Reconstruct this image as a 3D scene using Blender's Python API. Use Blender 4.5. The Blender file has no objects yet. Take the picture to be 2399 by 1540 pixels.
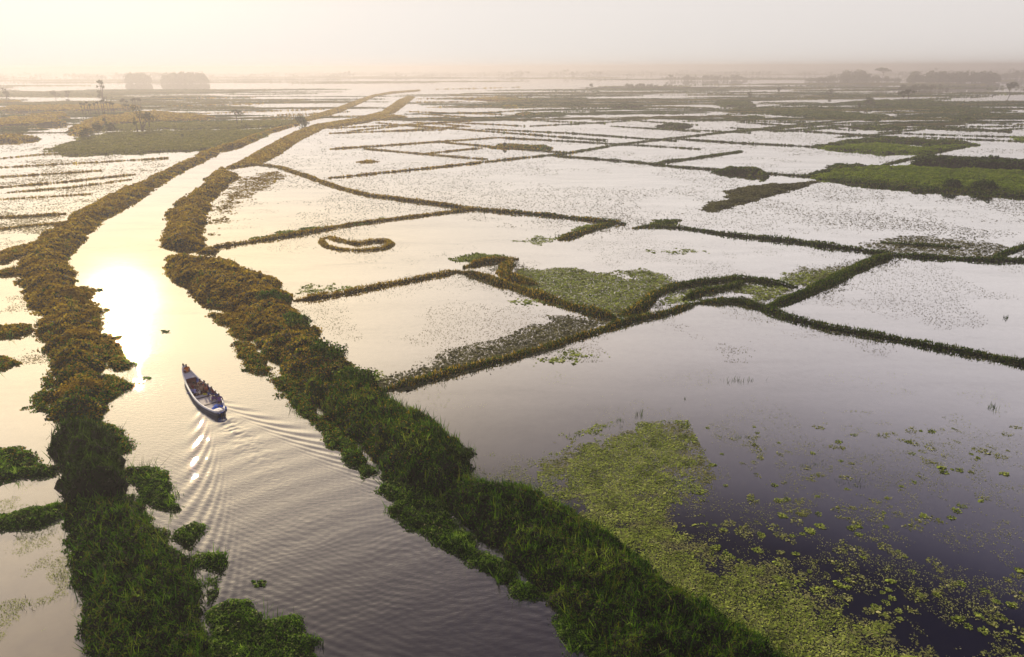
import bpy, math, random
import numpy as np
from mathutils import Matrix, Vector

rng = np.random.default_rng(7)
random.seed(7)
scene = bpy.context.scene
COL = scene.collection

# ------------------------------------------------------------------ camera
W0, H0 = 2399.0, 1540.0                 # picture frame in which outlines were measured
CAM_H = 26.0
FPX = 1713.0
PITCH = math.atan((770.0 - 159.0) / FPX)
ROLL = math.radians(-0.24)
cam_data = bpy.data.cameras.new("camera")
cam = bpy.data.objects.new("camera", cam_data)
COL.objects.link(cam)
cam_data.sensor_width = 36.0
cam_data.lens = 36.0 * FPX / W0
cam_data.clip_start = 0.5
cam_data.clip_end = 40000.0
CM = Matrix.Translation((0, 0, CAM_H)) @ Matrix.Rotation(math.pi / 2 - PITCH, 4, 'X') @ Matrix.Rotation(ROLL, 4, 'Z')
cam.matrix_world = CM
scene.camera = cam
R3 = np.array(CM.to_3x3())

def ray(x, y):
    d = np.array([(x - W0 / 2) / FPX, (H0 / 2 - y) / FPX, -1.0])
    return R3 @ d

def gp(x, y, z=0.0):
    """point of the level ground seen in direction x, y of the survey frame"""
    d = ray(x, y)
    t = (z - CAM_H) / d[2]
    return np.array([d[0] * t, d[1] * t])

def gpl(pts, z=0.0):
    return np.array([gp(x, y, z) for x, y in pts])

# ------------------------------------------------------------------ sun, sky
_s = ray(285, 700)
SUN = np.array([_s[0], _s[1], -_s[2]])
SUN /= np.linalg.norm(SUN)
SUN_EL = math.asin(SUN[2])
SUN_AZ = math.atan2(SUN[0], SUN[1])
sl = bpy.data.lights.new("sun", 'SUN')
sl.energy = 4.0
sl.angle = math.radians(0.5)
sl.color = (1.0, 0.83, 0.58)
sun = bpy.data.objects.new("sun", sl)
COL.objects.link(sun)
sun.rotation_euler = Vector(SUN).to_track_quat('Z', 'Y').to_euler()

world = bpy.data.worlds.new("World")
scene.world = world
world.use_nodes = True
wn, wl = world.node_tree.nodes, world.node_tree.links
wn.clear()

class NT:
    def __init__(self, tree):
        self.n, self.l = tree.nodes, tree.links
    def node(self, t, **kw):
        nd = self.n.new(t)
        for k, v in kw.items():
            setattr(nd, k, v)
        return nd
    def link(self, a, b):
        self.l.new(a, b)
    def put(self, sock, v):
        if hasattr(v, 'is_output'):
            self.l.new(v, sock)
        elif v is not None:
            sock.default_value = v
    def math(self, op, a, b=None, c=None, clamp=False):
        nd = self.node('ShaderNodeMath', operation=op, use_clamp=clamp)
        for i, v in enumerate((a, b, c)):
            self.put(nd.inputs[i], v)
        return nd.outputs[0]
    def mix(self, f, a, b, mode='MIX'):
        nd = self.node('ShaderNodeMix', data_type='RGBA', blend_type=mode)
        self.put(nd.inputs[0], f)
        self.put(nd.inputs[6], a)
        self.put(nd.inputs[7], b)
        return nd.outputs[2]
    def ramp(self, f, stops, interp='LINEAR'):
        nd = self.node('ShaderNodeValToRGB')
        cr = nd.color_ramp
        cr.interpolation = interp
        while len(cr.elements) < len(stops):
            cr.elements.new(0.5)
        for e, (p, c) in zip(cr.elements, stops):
            e.position = p
            e.color = c if len(c) == 4 else (*c, 1)
        self.put(nd.inputs[0], f)
        return nd.outputs[0]
    def noise(self, vec, scale, detail=3.0, rough=0.5, dist=0.0):
        nd = self.node('ShaderNodeTexNoise')
        if vec is not None:
            self.l.new(vec, nd.inputs['Vector'])
        nd.inputs['Scale'].default_value = scale
        nd.inputs['Detail'].default_value = detail
        nd.inputs['Roughness'].default_value = rough
        nd.inputs['Distortion'].default_value = dist
        return nd.outputs[0]

SKY_STRENGTH = 0.1
t = NT(world.node_tree)
out = t.node('ShaderNodeOutputWorld')
bg = t.node('ShaderNodeBackground')
bg.inputs[1].default_value = SKY_STRENGTH
t.link(bg.outputs[0], out.inputs[0])
sky = t.node('ShaderNodeTexSky', sky_type='NISHITA')
sky.sun_disc = False
sky.sun_elevation = SUN_EL
sky.sun_rotation = SUN_AZ
sky.altitude = 0
sky.air_density = 1.0
sky.dust_density = 6.0
sky.ozone_density = 1.0
tc = t.node('ShaderNodeTexCoord')
nrm = t.node('ShaderNodeVectorMath', operation='NORMALIZE')
t.link(tc.outputs['Generated'], nrm.inputs[0])
sep = t.node('ShaderNodeSeparateXYZ')
t.link(nrm.outputs[0], sep.inputs[0])
dot = t.node('ShaderNodeVectorMath', operation='DOT_PRODUCT')
t.link(nrm.outputs[0], dot.inputs[0])
dot.inputs[1].default_value = tuple(SUN)
cm1 = t.math('SUBTRACT', dot.outputs['Value'], 1.0)
def lobe(k, col):
    e = t.math('EXPONENT', t.math('MULTIPLY', cm1, k))
    return t.mix(1.0, tuple(v * 10 for v in col) + (1,), e, 'MULTIPLY')
k10 = lambda *c: tuple(v for v in c) + (1,)
base = t.ramp(t.math('MAXIMUM', sep.outputs[2], 0.0), [
    (0.00, k10(.60, .575, .555)), (0.07, k10(.64, .61, .595)), (0.16, k10(.69, .655, .64)), (0.26, k10(.66, .622, .625)),
    (0.36, k10(.44, .41, .44)), (0.46, k10(.20, .185, .235)), (0.56, k10(.055, .053, .13)), (0.75, k10(.04, .042, .13)), (1.0, k10(.04, .05, .15))])
base = t.mix(1.0, base, (11.0, 10.9, 10.9, 1), 'MULTIPLY')
warm = t.math('MULTIPLY', t.math('EXPONENT', t.math('MULTIPLY', cm1, 9.0)), t.math('MULTIPLY', t.math('SUBTRACT', sep.outputs[2], .07), 7.0, clamp=True))
base = t.mix(warm, base, t.mix(1.0, base, (.92, .77, .48, 1), 'MULTIPLY'))
acc = t.mix(1.0, base, t.mix(1.0, sky.outputs[0], (0.03, 0.03, 0.03, 1), 'MULTIPLY'), 'ADD')
high = t.math('MULTIPLY', t.math('SUBTRACT', sep.outputs[2], .12), 4.0, clamp=True)
low = t.math('SUBTRACT', 1.0, t.math('MULTIPLY', sep.outputs[2], 6.0, clamp=True))
acc = t.mix(high, acc, t.mix(1.0, acc, lobe(7.0, (.60, .50, .34)), 'ADD'))
acc = t.mix(low, acc, t.mix(1.0, acc, lobe(5.0, (.18, .18, .16)), 'ADD'))
for k, c in ((5.0, (.05, .042, .025)), (30.0, (.05, .035, .01)), (90.0, (.10, .07, .015)), (2300.0, (4.6, 4.0, 2.7))):
    acc = t.mix(1.0, acc, lobe(k, c), 'ADD')
t.link(acc, bg.inputs[0])

scene.view_settings.view_transform = 'Standard'
scene.view_settings.look = 'None'
scene.view_settings.gamma = 1
scene.view_settings.use_curve_mapping = False
scene.view_settings.exposure = 0.16
scene.cycles.volume_bounces = 1
scene.cycles.max_bounces = 6
scene.cycles.use_denoising = True
scene.cycles.sample_clamp_indirect = 6.0

# ------------------------------------------------------------------ helpers
def tag(o, label, cat=None, group=None, kind=None):
    o["label"] = label
    if cat: o["category"] = cat
    if group: o["group"] = group
    if kind: o["kind"] = kind
    return o

def empty(name, loc, rz=0.0):
    o = bpy.data.objects.new(name, None)
    COL.objects.link(o)
    o.location = loc
    o.rotation_euler = (0, 0, rz)
    o.empty_display_size = 0.3
    return o

def link(name, me, parent=None):
    o = bpy.data.objects.new(name, me)
    COL.objects.link(o)
    if parent is not None:
        o.parent = parent
    return o

def arrays_mesh(name, parts, smooth=False):
    """parts: list of (verts Nx3, faces MxK, material, tint M or None)"""
    me = bpy.data.meshes.new(name)
    vs, ls, lt, mi, ti = [], [], [], [], []
    off = 0
    mats = []
    for v, f, m, tint in parts:
        if len(f) == 0:
            continue
        if m not in mats:
            mats.append(m)
        vs.append(v)
        ls.append((f + off).ravel())
        lt.append(np.full(len(f), f.shape[1]))
        mi.append(np.full(len(f), mats.index(m)))
        ti.append(tint if tint is not None else np.full(len(f), 0.5))
        off += len(v)
    vs = np.concatenate(vs).astype(np.float32)
    ls = np.concatenate(ls).astype(np.int32)
    lt = np.concatenate(lt).astype(np.int32)
    me.vertices.add(len(vs)); me.vertices.foreach_set('co', vs.ravel())
    me.loops.add(len(ls)); me.loops.foreach_set('vertex_index', ls)
    me.polygons.add(len(lt))
    st = np.concatenate(([0], np.cumsum(lt)[:-1])).astype(np.int32)
    me.polygons.foreach_set('loop_start', st)
    me.polygons.foreach_set('material_index', np.concatenate(mi).astype(np.int32))
    if smooth:
        me.polygons.foreach_set('use_smooth', np.ones(len(lt), dtype=bool))
    at = me.attributes.new('tint', 'FLOAT', 'FACE')
    at.data.foreach_set('value', np.concatenate(ti).astype(np.float32))
    for m in mats:
        me.materials.append(m)
    me.update(calc_edges=True)
    me.validate()
    return me

def hash2(ix, iy, seed):
    h = (ix.astype(np.int64) * 374761393 + iy.astype(np.int64) * 668265263 + seed * 974634777) & 0x7fffffff
    h = ((h ^ (h >> 13)) * 1274126177) & 0x7fffffff
    h = h ^ (h >> 16)
    return (h & 0xffff) / 65535.0

def vnoise(x, y, seed=0):
    ix, iy = np.floor(x), np.floor(y)
    fx, fy = x - ix, y - iy
    fx = fx * fx * (3 - 2 * fx); fy = fy * fy * (3 - 2 * fy)
    a = hash2(ix, iy, seed); b = hash2(ix + 1, iy, seed)
    c = hash2(ix, iy + 1, seed); d = hash2(ix + 1, iy + 1, seed)
    return (a * (1 - fx) + b * fx) * (1 - fy) + (c * (1 - fx) + d * fx) * fy

def fbm(x, y, seed=0, oct=4):
    s, a, n = 0.0, 0.5, 0.0
    for o in range(oct):
        s = s + a * vnoise(x * 2 ** o, y * 2 ** o, seed + o * 17)
        n += a; a *= 0.5
    return s / n

def clump(x, y, L, seed):
    """distance to, and identity of, the nearest of many jittered plant clumps"""
    x, y = x / L, y / L
    ix, iy = np.floor(x), np.floor(y)
    best = np.full(len(x), 9.0); idn = np.zeros(len(x))
    for dx in (-1, 0, 1):
        for dy in (-1, 0, 1):
            cx, cy = ix + dx, iy + dy
            px, py = cx + .1 + .8 * hash2(cx, cy, seed), cy + .1 + .8 * hash2(cx, cy, seed + 1)
            d = np.hypot(x - px, y - py)
            k = d < best
            best = np.where(k, d, best); idn = np.where(k, hash2(cx, cy, seed + 2), idn)
    return best, idn

def inside(p, poly):
    x, y = p[:, 0], p[:, 1]
    r = np.zeros(len(p), dtype=bool)
    j = len(poly) - 1
    for i in range(len(poly)):
        xi, yi = poly[i]; xj, yj = poly[j]
        if yi != yj:
            c = ((yi > y) != (yj > y)) & (x < (xj - xi) * (y - yi) / (yj - yi) + xi)
            r ^= c
        j = i
    return r

def seg_dist(p, a, b):
    ab = b - a
    L = max(float(ab @ ab), 1e-9)
    tt = np.clip(((p - a) @ ab) / L, 0, 1)
    q = a + tt[:, None] * ab
    return np.hypot(p[:, 0] - q[:, 0], p[:, 1] - q[:, 1])

def poly_dist(p, poly, closed=True):
    d = np.full(len(p), 1e9)
    n = len(poly)
    for i in range(n if closed else n - 1):
        d = np.minimum(d, seg_dist(p, poly[i], poly[(i + 1) % n]))
    return d

def signed(p, poly):
    d = poly_dist(p, poly)
    return np.where(inside(p, poly), d, -d)

# ------------------------------------------------------------------ materials
def new_mat(name):
    m = bpy.data.materials.new(name)
    m.use_nodes = True
    m.node_tree.nodes.clear()
    t = NT(m.node_tree)
    o = t.node('ShaderNodeOutputMaterial')
    return m, t, o

def leaf_material(name, stops, patch=0.35, gloss=0.003, rough=0.6, transl=0.35):
    m, t, o = new_mat(name)
    geo = t.node('ShaderNodeNewGeometry')
    at = t.node('ShaderNodeAttribute', attribute_name='tint')
    n1 = t.noise(geo.outputs['Position'], patch, 4, 0.6)
    n2 = t.noise(geo.outputs['Position'], patch * 6, 2, 0.5)
    f = t.math('ADD', t.math('MULTIPLY', n1, 0.75), t.math('MULTIPLY', at.outputs['Fac'], 0.72))
    f = t.math('ADD', f, t.math('MULTIPLY', n2, 0.28))
    f = t.math('SUBTRACT', f, 0.37)
    c = t.ramp(f, stops)
    d = t.node('ShaderNodeBsdfDiffuse'); t.link(c, d.inputs[0])
    tr = t.node('ShaderNodeBsdfTranslucent')
    t.link(t.mix(1.0, c, (1.1, 1.15, 0.55, 1), 'MULTIPLY'), tr.inputs[0])
    g = t.node('ShaderNodeBsdfGlossy')
    g.inputs['Roughness'].default_value = rough
    g.inputs[0].default_value = (1, .9, .6, 1)
    m1 = t.node('ShaderNodeMixShader'); m1.inputs[0].default_value = transl
    t.link(d.outputs[0], m1.inputs[1]); t.link(tr.outputs[0], m1.inputs[2])
    fr = t.node('ShaderNodeFresnel'); fr.inputs[0].default_value = 1.4
    m2 = t.node('ShaderNodeMixShader')
    t.link(t.math('MULTIPLY', fr.outputs[0], gloss * 4, clamp=True), m2.inputs[0])
    t.link(m1.outputs[0], m2.inputs[1]); t.link(g.outputs[0], m2.inputs[2])
    t.link(m2.outputs[0], o.inputs[0])
    return m

def rough_material(name, stops, scale=2.0, rough=0.9, bump=0.0, spec=0.2):
    m, t, o = new_mat(name)
    geo = t.node('ShaderNodeNewGeometry')
    n1 = t.noise(geo.outputs['Position'], scale, 6, 0.65)
    p = t.node('ShaderNodeBsdfPrincipled')
    t.link(t.ramp(n1, stops), p.inputs['Base Color'])
    p.inputs['Roughness'].default_value = rough
    p.inputs['Specular IOR Level'].default_value = spec
    if bump:
        b = t.node('ShaderNodeBump'); b.inputs['Strength'].default_value = bump
        t.link(t.noise(geo.outputs['Position'], scale * 4, 5, 0.6), b.inputs['Height'])
        t.link(b.outputs[0], p.inputs['Normal'])
    t.link(p.outputs[0], o.inputs[0])
    return m

def paint(name, col, rough=0.5, var=0.25, scale=3.0, spec=0.4):
    c0 = tuple(v * (1 - var) for v in col); c1 = tuple(min(1, v * (1 + var)) for v in col)
    return rough_material(name, [(0.3, c0), (0.7, c1)], scale, rough, 0.0, spec)

def water_material(name, deep, bump_list, rough, film=0.0, curve=((.33, .035), (.436, .085), (.50, .38), (.541, .50), (.636, .77))):
    m, t, o = new_mat(name)
    geo = t.node('ShaderNodeNewGeometry')
    nrm = None
    for (sc, strength, stretch, rotz) in bump_list:
        mp = t.node('ShaderNodeMapping')
        t.link(geo.outputs['Position'], mp.inputs[0])
        mp.inputs['Scale'].default_value = stretch
        mp.inputs['Rotation'].default_value = (0, 0, rotz)
        h = t.noise(mp.outputs[0], sc, 3, 0.55, 0.4)
        b = t.node('ShaderNodeBump')
        b.inputs['Distance'].default_value = 1.0
        patch = t.noise(geo.outputs['Position'], 0.06, 2, 0.5)
        st = t.math('MULTIPLY', t.math('SUBTRACT', t.math('MULTIPLY', patch, 2.2), 0.45, clamp=True), strength)
        t.link(st, b.inputs['Strength'])
        t.link(h, b.inputs['Height'])
        if nrm is not None:
            t.link(nrm, b.inputs['Normal'])
        nrm = b.outputs[0]
    lw = t.node('ShaderNodeLayerWeight'); lw.inputs[0].default_value = 0.5
    refl = t.ramp(lw.outputs['Facing'], [(p, (v,) * 3) for p, v in ((0.0, .02),) + tuple(curve) + ((.74, .85), (.83, .93), (1.0, .98))])
    if film:
        mpf = t.node('ShaderNodeMapping'); t.link(geo.outputs['Position'], mpf.inputs[0])
        mpf.inputs['Scale'].default_value = (.35, 1.0, 1.0); mpf.inputs['Rotation'].default_value = (0, 0, .25)
        fl = t.noise(mpf.outputs[0], .16, 5, .62, .6)
        fine = t.noise(geo.outputs['Position'], 1.3, 4, .7)
        k = t.ramp(t.math('ADD', t.math('MULTIPLY', fl, .65), t.math('MULTIPLY', fine, .35)), [(.36, (1.0,) * 3), (.52, (.95,) * 3), (.64, (1 - film,) * 3)])
        refl = t.mix(1.0, refl, k, 'MULTIPLY')
    d = t.node('ShaderNodeBsdfDiffuse')
    dn = t.noise(geo.outputs['Position'], 0.11, 5, 0.6)
    t.link(t.ramp(dn, [(0.3, deep), (0.7, (deep[0] * 2 + .004, deep[1] * 2 + .004, deep[2] * 1.6))]), d.inputs[0])
    g = t.node('ShaderNodeBsdfGlossy', distribution='BECKMANN')
    g.inputs['Roughness'].default_value = rough
    g.inputs[0].default_value = (1, 1, 1, 1)
    if nrm is not None:
        t.link(nrm, lw.inputs['Normal']); t.link(nrm, g.inputs['Normal'])
    mx = t.node('ShaderNodeMixShader')
    t.link(refl, mx.inputs[0])
    t.link(d.outputs[0], mx.inputs[1]); t.link(g.outputs[0], mx.inputs[2])
    t.link(mx.outputs[0], o.inputs[0])
    return m

G_DARK, G_MID, G_OLV, G_BRN, G_YEL = (.018, .036, .008), (.045, .078, .016), (.085, .10, .025), (.10, .075, .03), (.17, .18, .045)
M_BANK = leaf_material('bank_leaves', [(0.14, (0.0046, 0.0145, 0.002)), (0.34, (0.023, 0.0754, 0.004)), (0.54, (0.0644, 0.1668, 0.008)), (0.70, (0.138, 0.2392, 0.014)), (0.84, (0.138, 0.1232, 0.022)), (0.95, (0.299, 0.435, 0.07))], 0.22)
M_FLARE = leaf_material('flare_tinted_leaves', [(0.12, (0.1792, 0.1026, 0.009)), (0.36, (0.336, 0.2106, 0.0198)), (0.58, (0.4704, 0.3132, 0.036)), (0.76, (0.56, 0.378, 0.054)), (0.92, (0.672, 0.5184, 0.108))], 0.18, transl=0.4)  # straw gold leaf colour carries the painted warm veil of the sun flare
M_BUSH = leaf_material('bush_leaves', [(0.15, (0.0055, 0.014, 0.003)), (0.5, (0.0242, 0.0616, 0.007)), (0.85, (0.0935, 0.161, 0.02))], 0.4)
M_HYA = leaf_material('hyacinth_leaves', [(0.15, (0.0092, 0.0308, 0.003)), (0.45, (0.06325, 0.161, 0.008)), (0.80, (0.184, 0.35, 0.02)), (.95, (0.345, 0.504, 0.1))], 0.6, gloss=0.008, rough=0.5)
M_DYKE = leaf_material('dyke_grass', [(0.12, (0.0132, 0.039, 0.005)), (0.42, (0.0495, 0.1105, 0.01)), (0.66, (0.11, 0.169, 0.018)), (0.80, (0.143, 0.13, 0.03)), (0.93, (0.242, 0.312, 0.05))], 0.25)
M_RICE = leaf_material('rice_grass', [(0.1, (0.095, 0.1615, 0.012)), (0.5, (0.1805, 0.272, 0.0168)), (0.9, (0.266, 0.34, 0.036))], 0.08, transl=0.4)
M_WEED = leaf_material('floating_weed', [(0.14, (0.05, 0.07984, 0.00855)), (0.38, (0.31, 0.4191, 0.05344)), (0.75, (0.54, 0.6387, 0.1283)), (0.95, (0.72, 0.7585, 0.2779))], 0.5, gloss=0.004, transl=0.1)
M_WEEDD = leaf_material('drying_weed', [(0.1, (.075, .085, .03)), (0.5, (.19, .19, .08)), (0.9, (.29, .29, .11))], 0.4, gloss=0.004, transl=0.1)
M_DUCK = leaf_material('duckweed', [(0.1, (0.1785, 0.2, 0.0605)), (0.5, (0.2835, 0.3, 0.099)), (0.9, (0.3885, 0.39, 0.154))], 0.4, gloss=0.004, transl=0.05)
M_PAD = leaf_material('lily_pads', [(0.1, (.16, .20, .04)), (0.5, (.42, .46, .12)), (0.9, (.70, .70, .32))], 0.7, gloss=0.004, transl=0.1)
M_DEBRIS = leaf_material('field_stubble', [(0.2, (.05, .05, .018)), (0.6, (.11, .10, .035)), (0.9, (.18, .16, .06))], 0.05, gloss=0.02)
M_SOIL = rough_material('bank_soil', [(0.3, (.012, .018, .006)), (0.55, (.025, .03, .01)), (0.75, (.04, .035, .016))], 1.2)
M_BARK = rough_material('bark', [(0.3, (.05, .038, .025)), (0.7, (.11, .085, .06))], 3.0)
M_MUD = rough_material('lake_bed', [(0.3, (.05, .04, .03)), (0.7, (.09, .075, .05))], 0.05)
M_MEADOW = leaf_material('meadow_grass', [(0.1, (.13, .14, .03)), (0.5, (.22, .22, .05)), (0.9, (.30, .28, .08))], 0.03, transl=0.4)
M_FARLAND = leaf_material('far_grass', [(0.15, (0.112, 0.1275, 0.035)), (0.5, (0.208, 0.21, 0.056)), (0.85, (0.352, 0.3, 0.098))], 0.02)
M_TREE = leaf_material('tree_leaves', [(0.2, (0.0286, 0.0455, 0.0182)), (0.5, (0.052, 0.078, 0.026)), (0.85, (0.0975, 0.117, 0.039))], 0.4)
M_WOOD_FAR = leaf_material('far_wood_leaves', [(0.2, (.05, .06, .03)), (0.6, (.08, .09, .04)), (0.9, (.12, .12, .05))], 0.03)
M_FIELD = water_material('field_water', (.003, .003, .014), [(0.9, 0.003, (1, 1, 1), 0.0)], 0.03, 0.11)
M_PALE_WATER = water_material('pale_water', (.30, .255, .19), [(0.9, 0.003, (1, 1, 1), 0.0)], 0.03, 0.10, ((.30, .15), (.38, .26), (.455, .45), (.593, .70)))  # lighter body colour and its own reflectance curve for the left fields
M_RIVER = water_material('river_water', (.018, .015, .021), [(1.6, 0.028, (1, 3.0, 1), 0.15), (3.6, 0.024, (1, 2.4, 1), -0.3), (8, 0.014, (1, 2.0, 1), 0.2)], 0.03, 0.0, ((.30, .12), (.38, .24), (.455, .46), (.593, .70)))

# ------------------------------------------------------------------ ground, water, haze
def sheet(name, x0, x1, y0, y1, z, mat, label, cat):
    v = np.array([(x0, y0, z), (x1, y0, z), (x1, y1, z), (x0, y1, z)])
    o = link(name, arrays_mesh(name, [(v, np.array([[0, 1, 2, 3]]), mat, None)]))
    return tag(o, label, cat, kind='structure')
FAR = 14000.0
sheet('ground', -FAR, FAR, -400, FAR, -0.7, M_MUD, 'muddy bed under the flooded plain reaching to the horizon', 'ground')
sheet('flood_water', -FAR, FAR, -400, FAR, 0.0, M_FIELD, 'still pale water flooding the fields as far as the horizon', 'water')

HAZE_DENSITY = 0.00076
hz0, hz1 = -1.7, 34.0
hx, hy0, hy1 = FAR + 60, -460, FAR + 60
hv = np.array([(x, y, z) for z in (hz0, hz1) for x, y in ((-hx, hy0), (hx, hy0), (hx, hy1), (-hx, hy1))])
hf = np.array([(3, 2, 1, 0), (4, 5, 6, 7), (0, 1, 5, 4), (1, 2, 6, 5), (2, 3, 7, 6), (3, 0, 4, 7)])
M_HAZE, t, o = new_mat('haze_air')
pv = t.node('ShaderNodeVolumePrincipled')
pv.inputs['Color'].default_value = (.655, .64, .685, 1)
pv.inputs['Density'].default_value = HAZE_DENSITY
pv.inputs['Anisotropy'].default_value = 0.40
t.link(pv.outputs[0], o.inputs['Volume'])
haze = link('haze', arrays_mesh('haze', [(hv, hf, M_HAZE, None)]))
tag(haze, 'pale evening haze lying over the whole flooded plain', 'haze', kind='stuff')
# ------------------------------------------------------------------ outlines (survey frame) 
RIV_L = [(1040, 211), (985, 217), (920, 224), (880, 232), (840, 248), (800, 265), (740, 283), (690, 295), (640, 308), (600, 325), (570, 342), (520, 352), (480, 375), (440, 395), (400, 412), (360, 440), (310, 475), (270, 500), (230, 530), (205, 550), (175, 580), (155, 605), (165, 640), (185, 680), (205, 730), (228, 780), (240, 830), (248, 880), (250, 920), (245, 960), (240, 990), (270, 1020), (285, 1060), (290, 1110), (300, 1165), (360, 1220), (420, 1290), (460, 1340), (490, 1400), (480, 1470), (500, 1540), (520, 1700)]
RIV_R = [(1045, 213), (990, 220), (958, 225), (932, 236), (895, 262), (830, 279), (734, 294), (690, 310), (650, 330), (610, 352), (560, 380), (520, 398), (495, 410), (475, 440), (440, 460), (410, 480), (395, 510), (385, 550), (388, 580), (390, 600), (390, 625), (400, 650), (430, 670), (460, 700), (500, 725), (550, 735), (590, 790), (640, 850), (700, 915), (770, 990), (850, 1055), (900, 1110), (960, 1150), (1020, 1170), (1060, 1200), (1100, 1240), (1180, 1310), (1240, 1360), (1300, 1420), (1360, 1500), (1400, 1545), (1520, 1700)]
BANK_R_OUT = [(972, 228), (926, 263), (862, 286), (760, 300), (700, 330), (655, 362), (610, 385), (560, 412), (520, 440), (490, 480), (470, 530), (475, 578), (500, 592), (540, 620), (600, 645), (650, 660), (680, 700), (705, 745), (760, 805), (820, 862), (870, 905), (920, 945), (1000, 980), (1050, 1020), (1100, 1065), (1108, 1105), (1085, 1130), (1120, 1142), (1230, 1150), (1300, 1182), (1380, 1222), (1440, 1262), (1500, 1322), (1560, 1372), (1640, 1422), (1720, 1472), (1800, 1522), (1860, 1560), (2040, 1700)]
BANK_L_OUT = [(700, 292), (640, 303), (590, 318), (540, 340), (490, 352), (440, 378), (400, 396), (340, 425), (260, 460), (185, 495), (150, 525), (100, 552), (60, 590), (42, 635), (62, 690), (90, 740), (108, 800), (128, 870), (118, 940), (112, 985), (118, 1020), (130, 1070), (145, 1120), (162, 1180), (155, 1240), (160, 1310), (185, 1390), (190, 1460), (205, 1560), (230, 1700)]

def cut(line, y0, y1):
    return [p for p in line if y0 <= p[1] <= y1]

RIVER_POLY = gpl(RIV_L + RIV_R[::-1])

# ------------------------------------------------------------------ greenery builders
def leaf_cards(c, n, s, asp=0.6, tint=None, mat=None, droop=0.0):
    """many small bent leaf faces: centres c, facing n, length s"""
    N = len(c)
    r = rng.normal(size=(N, 3))
    tg = np.cross(n, r)
    tg /= np.linalg.norm(tg, axis=1)[:, None] + 1e-9
    bt = np.cross(n, tg)
    s = np.asarray(s).reshape(-1, 1) * np.ones((N, 1))
    a = c - tg * s * 0.5
    b = c + bt * s * asp * 0.5 + n * s * 0.08
    d = c + tg * s * 0.5 - np.array([0, 0, 1.0]) * s * droop
    e = c - bt * s * asp * 0.5 + n * s * 0.08
    v = np.stack((a, b, d, e), 1).reshape(-1, 3)
    f = np.arange(4 * N).reshape(N, 4)
    return (v, f, mat, rng.random(N) if tint is None else tint)

def blades(c, h, w, mat, lean=0.35, tint=None):
    """upright grass blades rising from points c"""
    N = len(c)
    a = rng.random(N) * 2 * math.pi
    dx, dy = np.cos(a), np.sin(a)
    ln = rng.normal(size=(N, 2)) * lean
    h = np.asarray(h) * (0.6 + 0.8 * rng.random(N))
    side = np.stack((dx, dy, np.zeros(N)), 1) * (np.asarray(w) * np.ones(N))[:, None] * 0.5
    up = np.stack((ln[:, 0] * h, ln[:, 1] * h, h), 1)
    v = np.stack((c - side, c + side, c + up * 0.6 + side * 0.7, c + up), 1).reshape(-1, 3)
    f = np.arange(4 * N).reshape(N, 4)
    return (v, f, mat, rng.random(N) if tint is None else tint)

def norm(v):
    return v / (np.linalg.norm(v, axis=1)[:, None] + 1e-9)

def split_flare(p, mat):
    """share of leaves painted with the flare glow: more of them upstream and to the west"""
    x, y = p[:, 0], p[:, 1]
    up = np.clip((y - 42) / 34, 0, 1) * np.clip((26 - x) / 46, 0, 1)
    return (rng.random(len(p)) < up * .95) & (mat in (M_BANK, M_DYKE, M_HYA))

def height_fn(poly, hmax, edge, lump, seed, ragged):
    def fn(p):
        d = signed(p, poly)
        d = d + (fbm(p[:, 0] / ragged, p[:, 1] / ragged, seed, 3) - 0.5) * ragged * 1.3
        prof = np.clip(d / edge, 0, 1) ** 0.6
        n = fbm(p[:, 0] / lump, p[:, 1] / lump, seed + 5, 3)
        n2 = fbm(p[:, 0] / (lump * 4.5), p[:, 1] / (lump * 4.5), seed + 9, 2)
        f1, cid = clump(p[:, 0], p[:, 1], lump * .8, seed)
        f2, c2 = clump(p[:, 0], p[:, 1], lump * .36, seed + 40)
        dome = np.sqrt(np.clip(1 - (f1 / .85) ** 2, 0, 1)); dome2 = np.sqrt(np.clip(1 - (f2 / .85) ** 2, 0, 1))
        h = hmax * prof * (0.16 + 0.34 * n + 0.46 * n2 + dome * (.08 + .18 * cid) + dome2 * (.10 + .24 * c2))
        fn.tint = np.clip(.55 * cid + .25 * c2 + .10 * dome2, 0, 1)  # dome term paints shade: gaps between clumps tinted darker than their tops
        return np.where(d > 0, h, -0.3), d
    return fn

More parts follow.
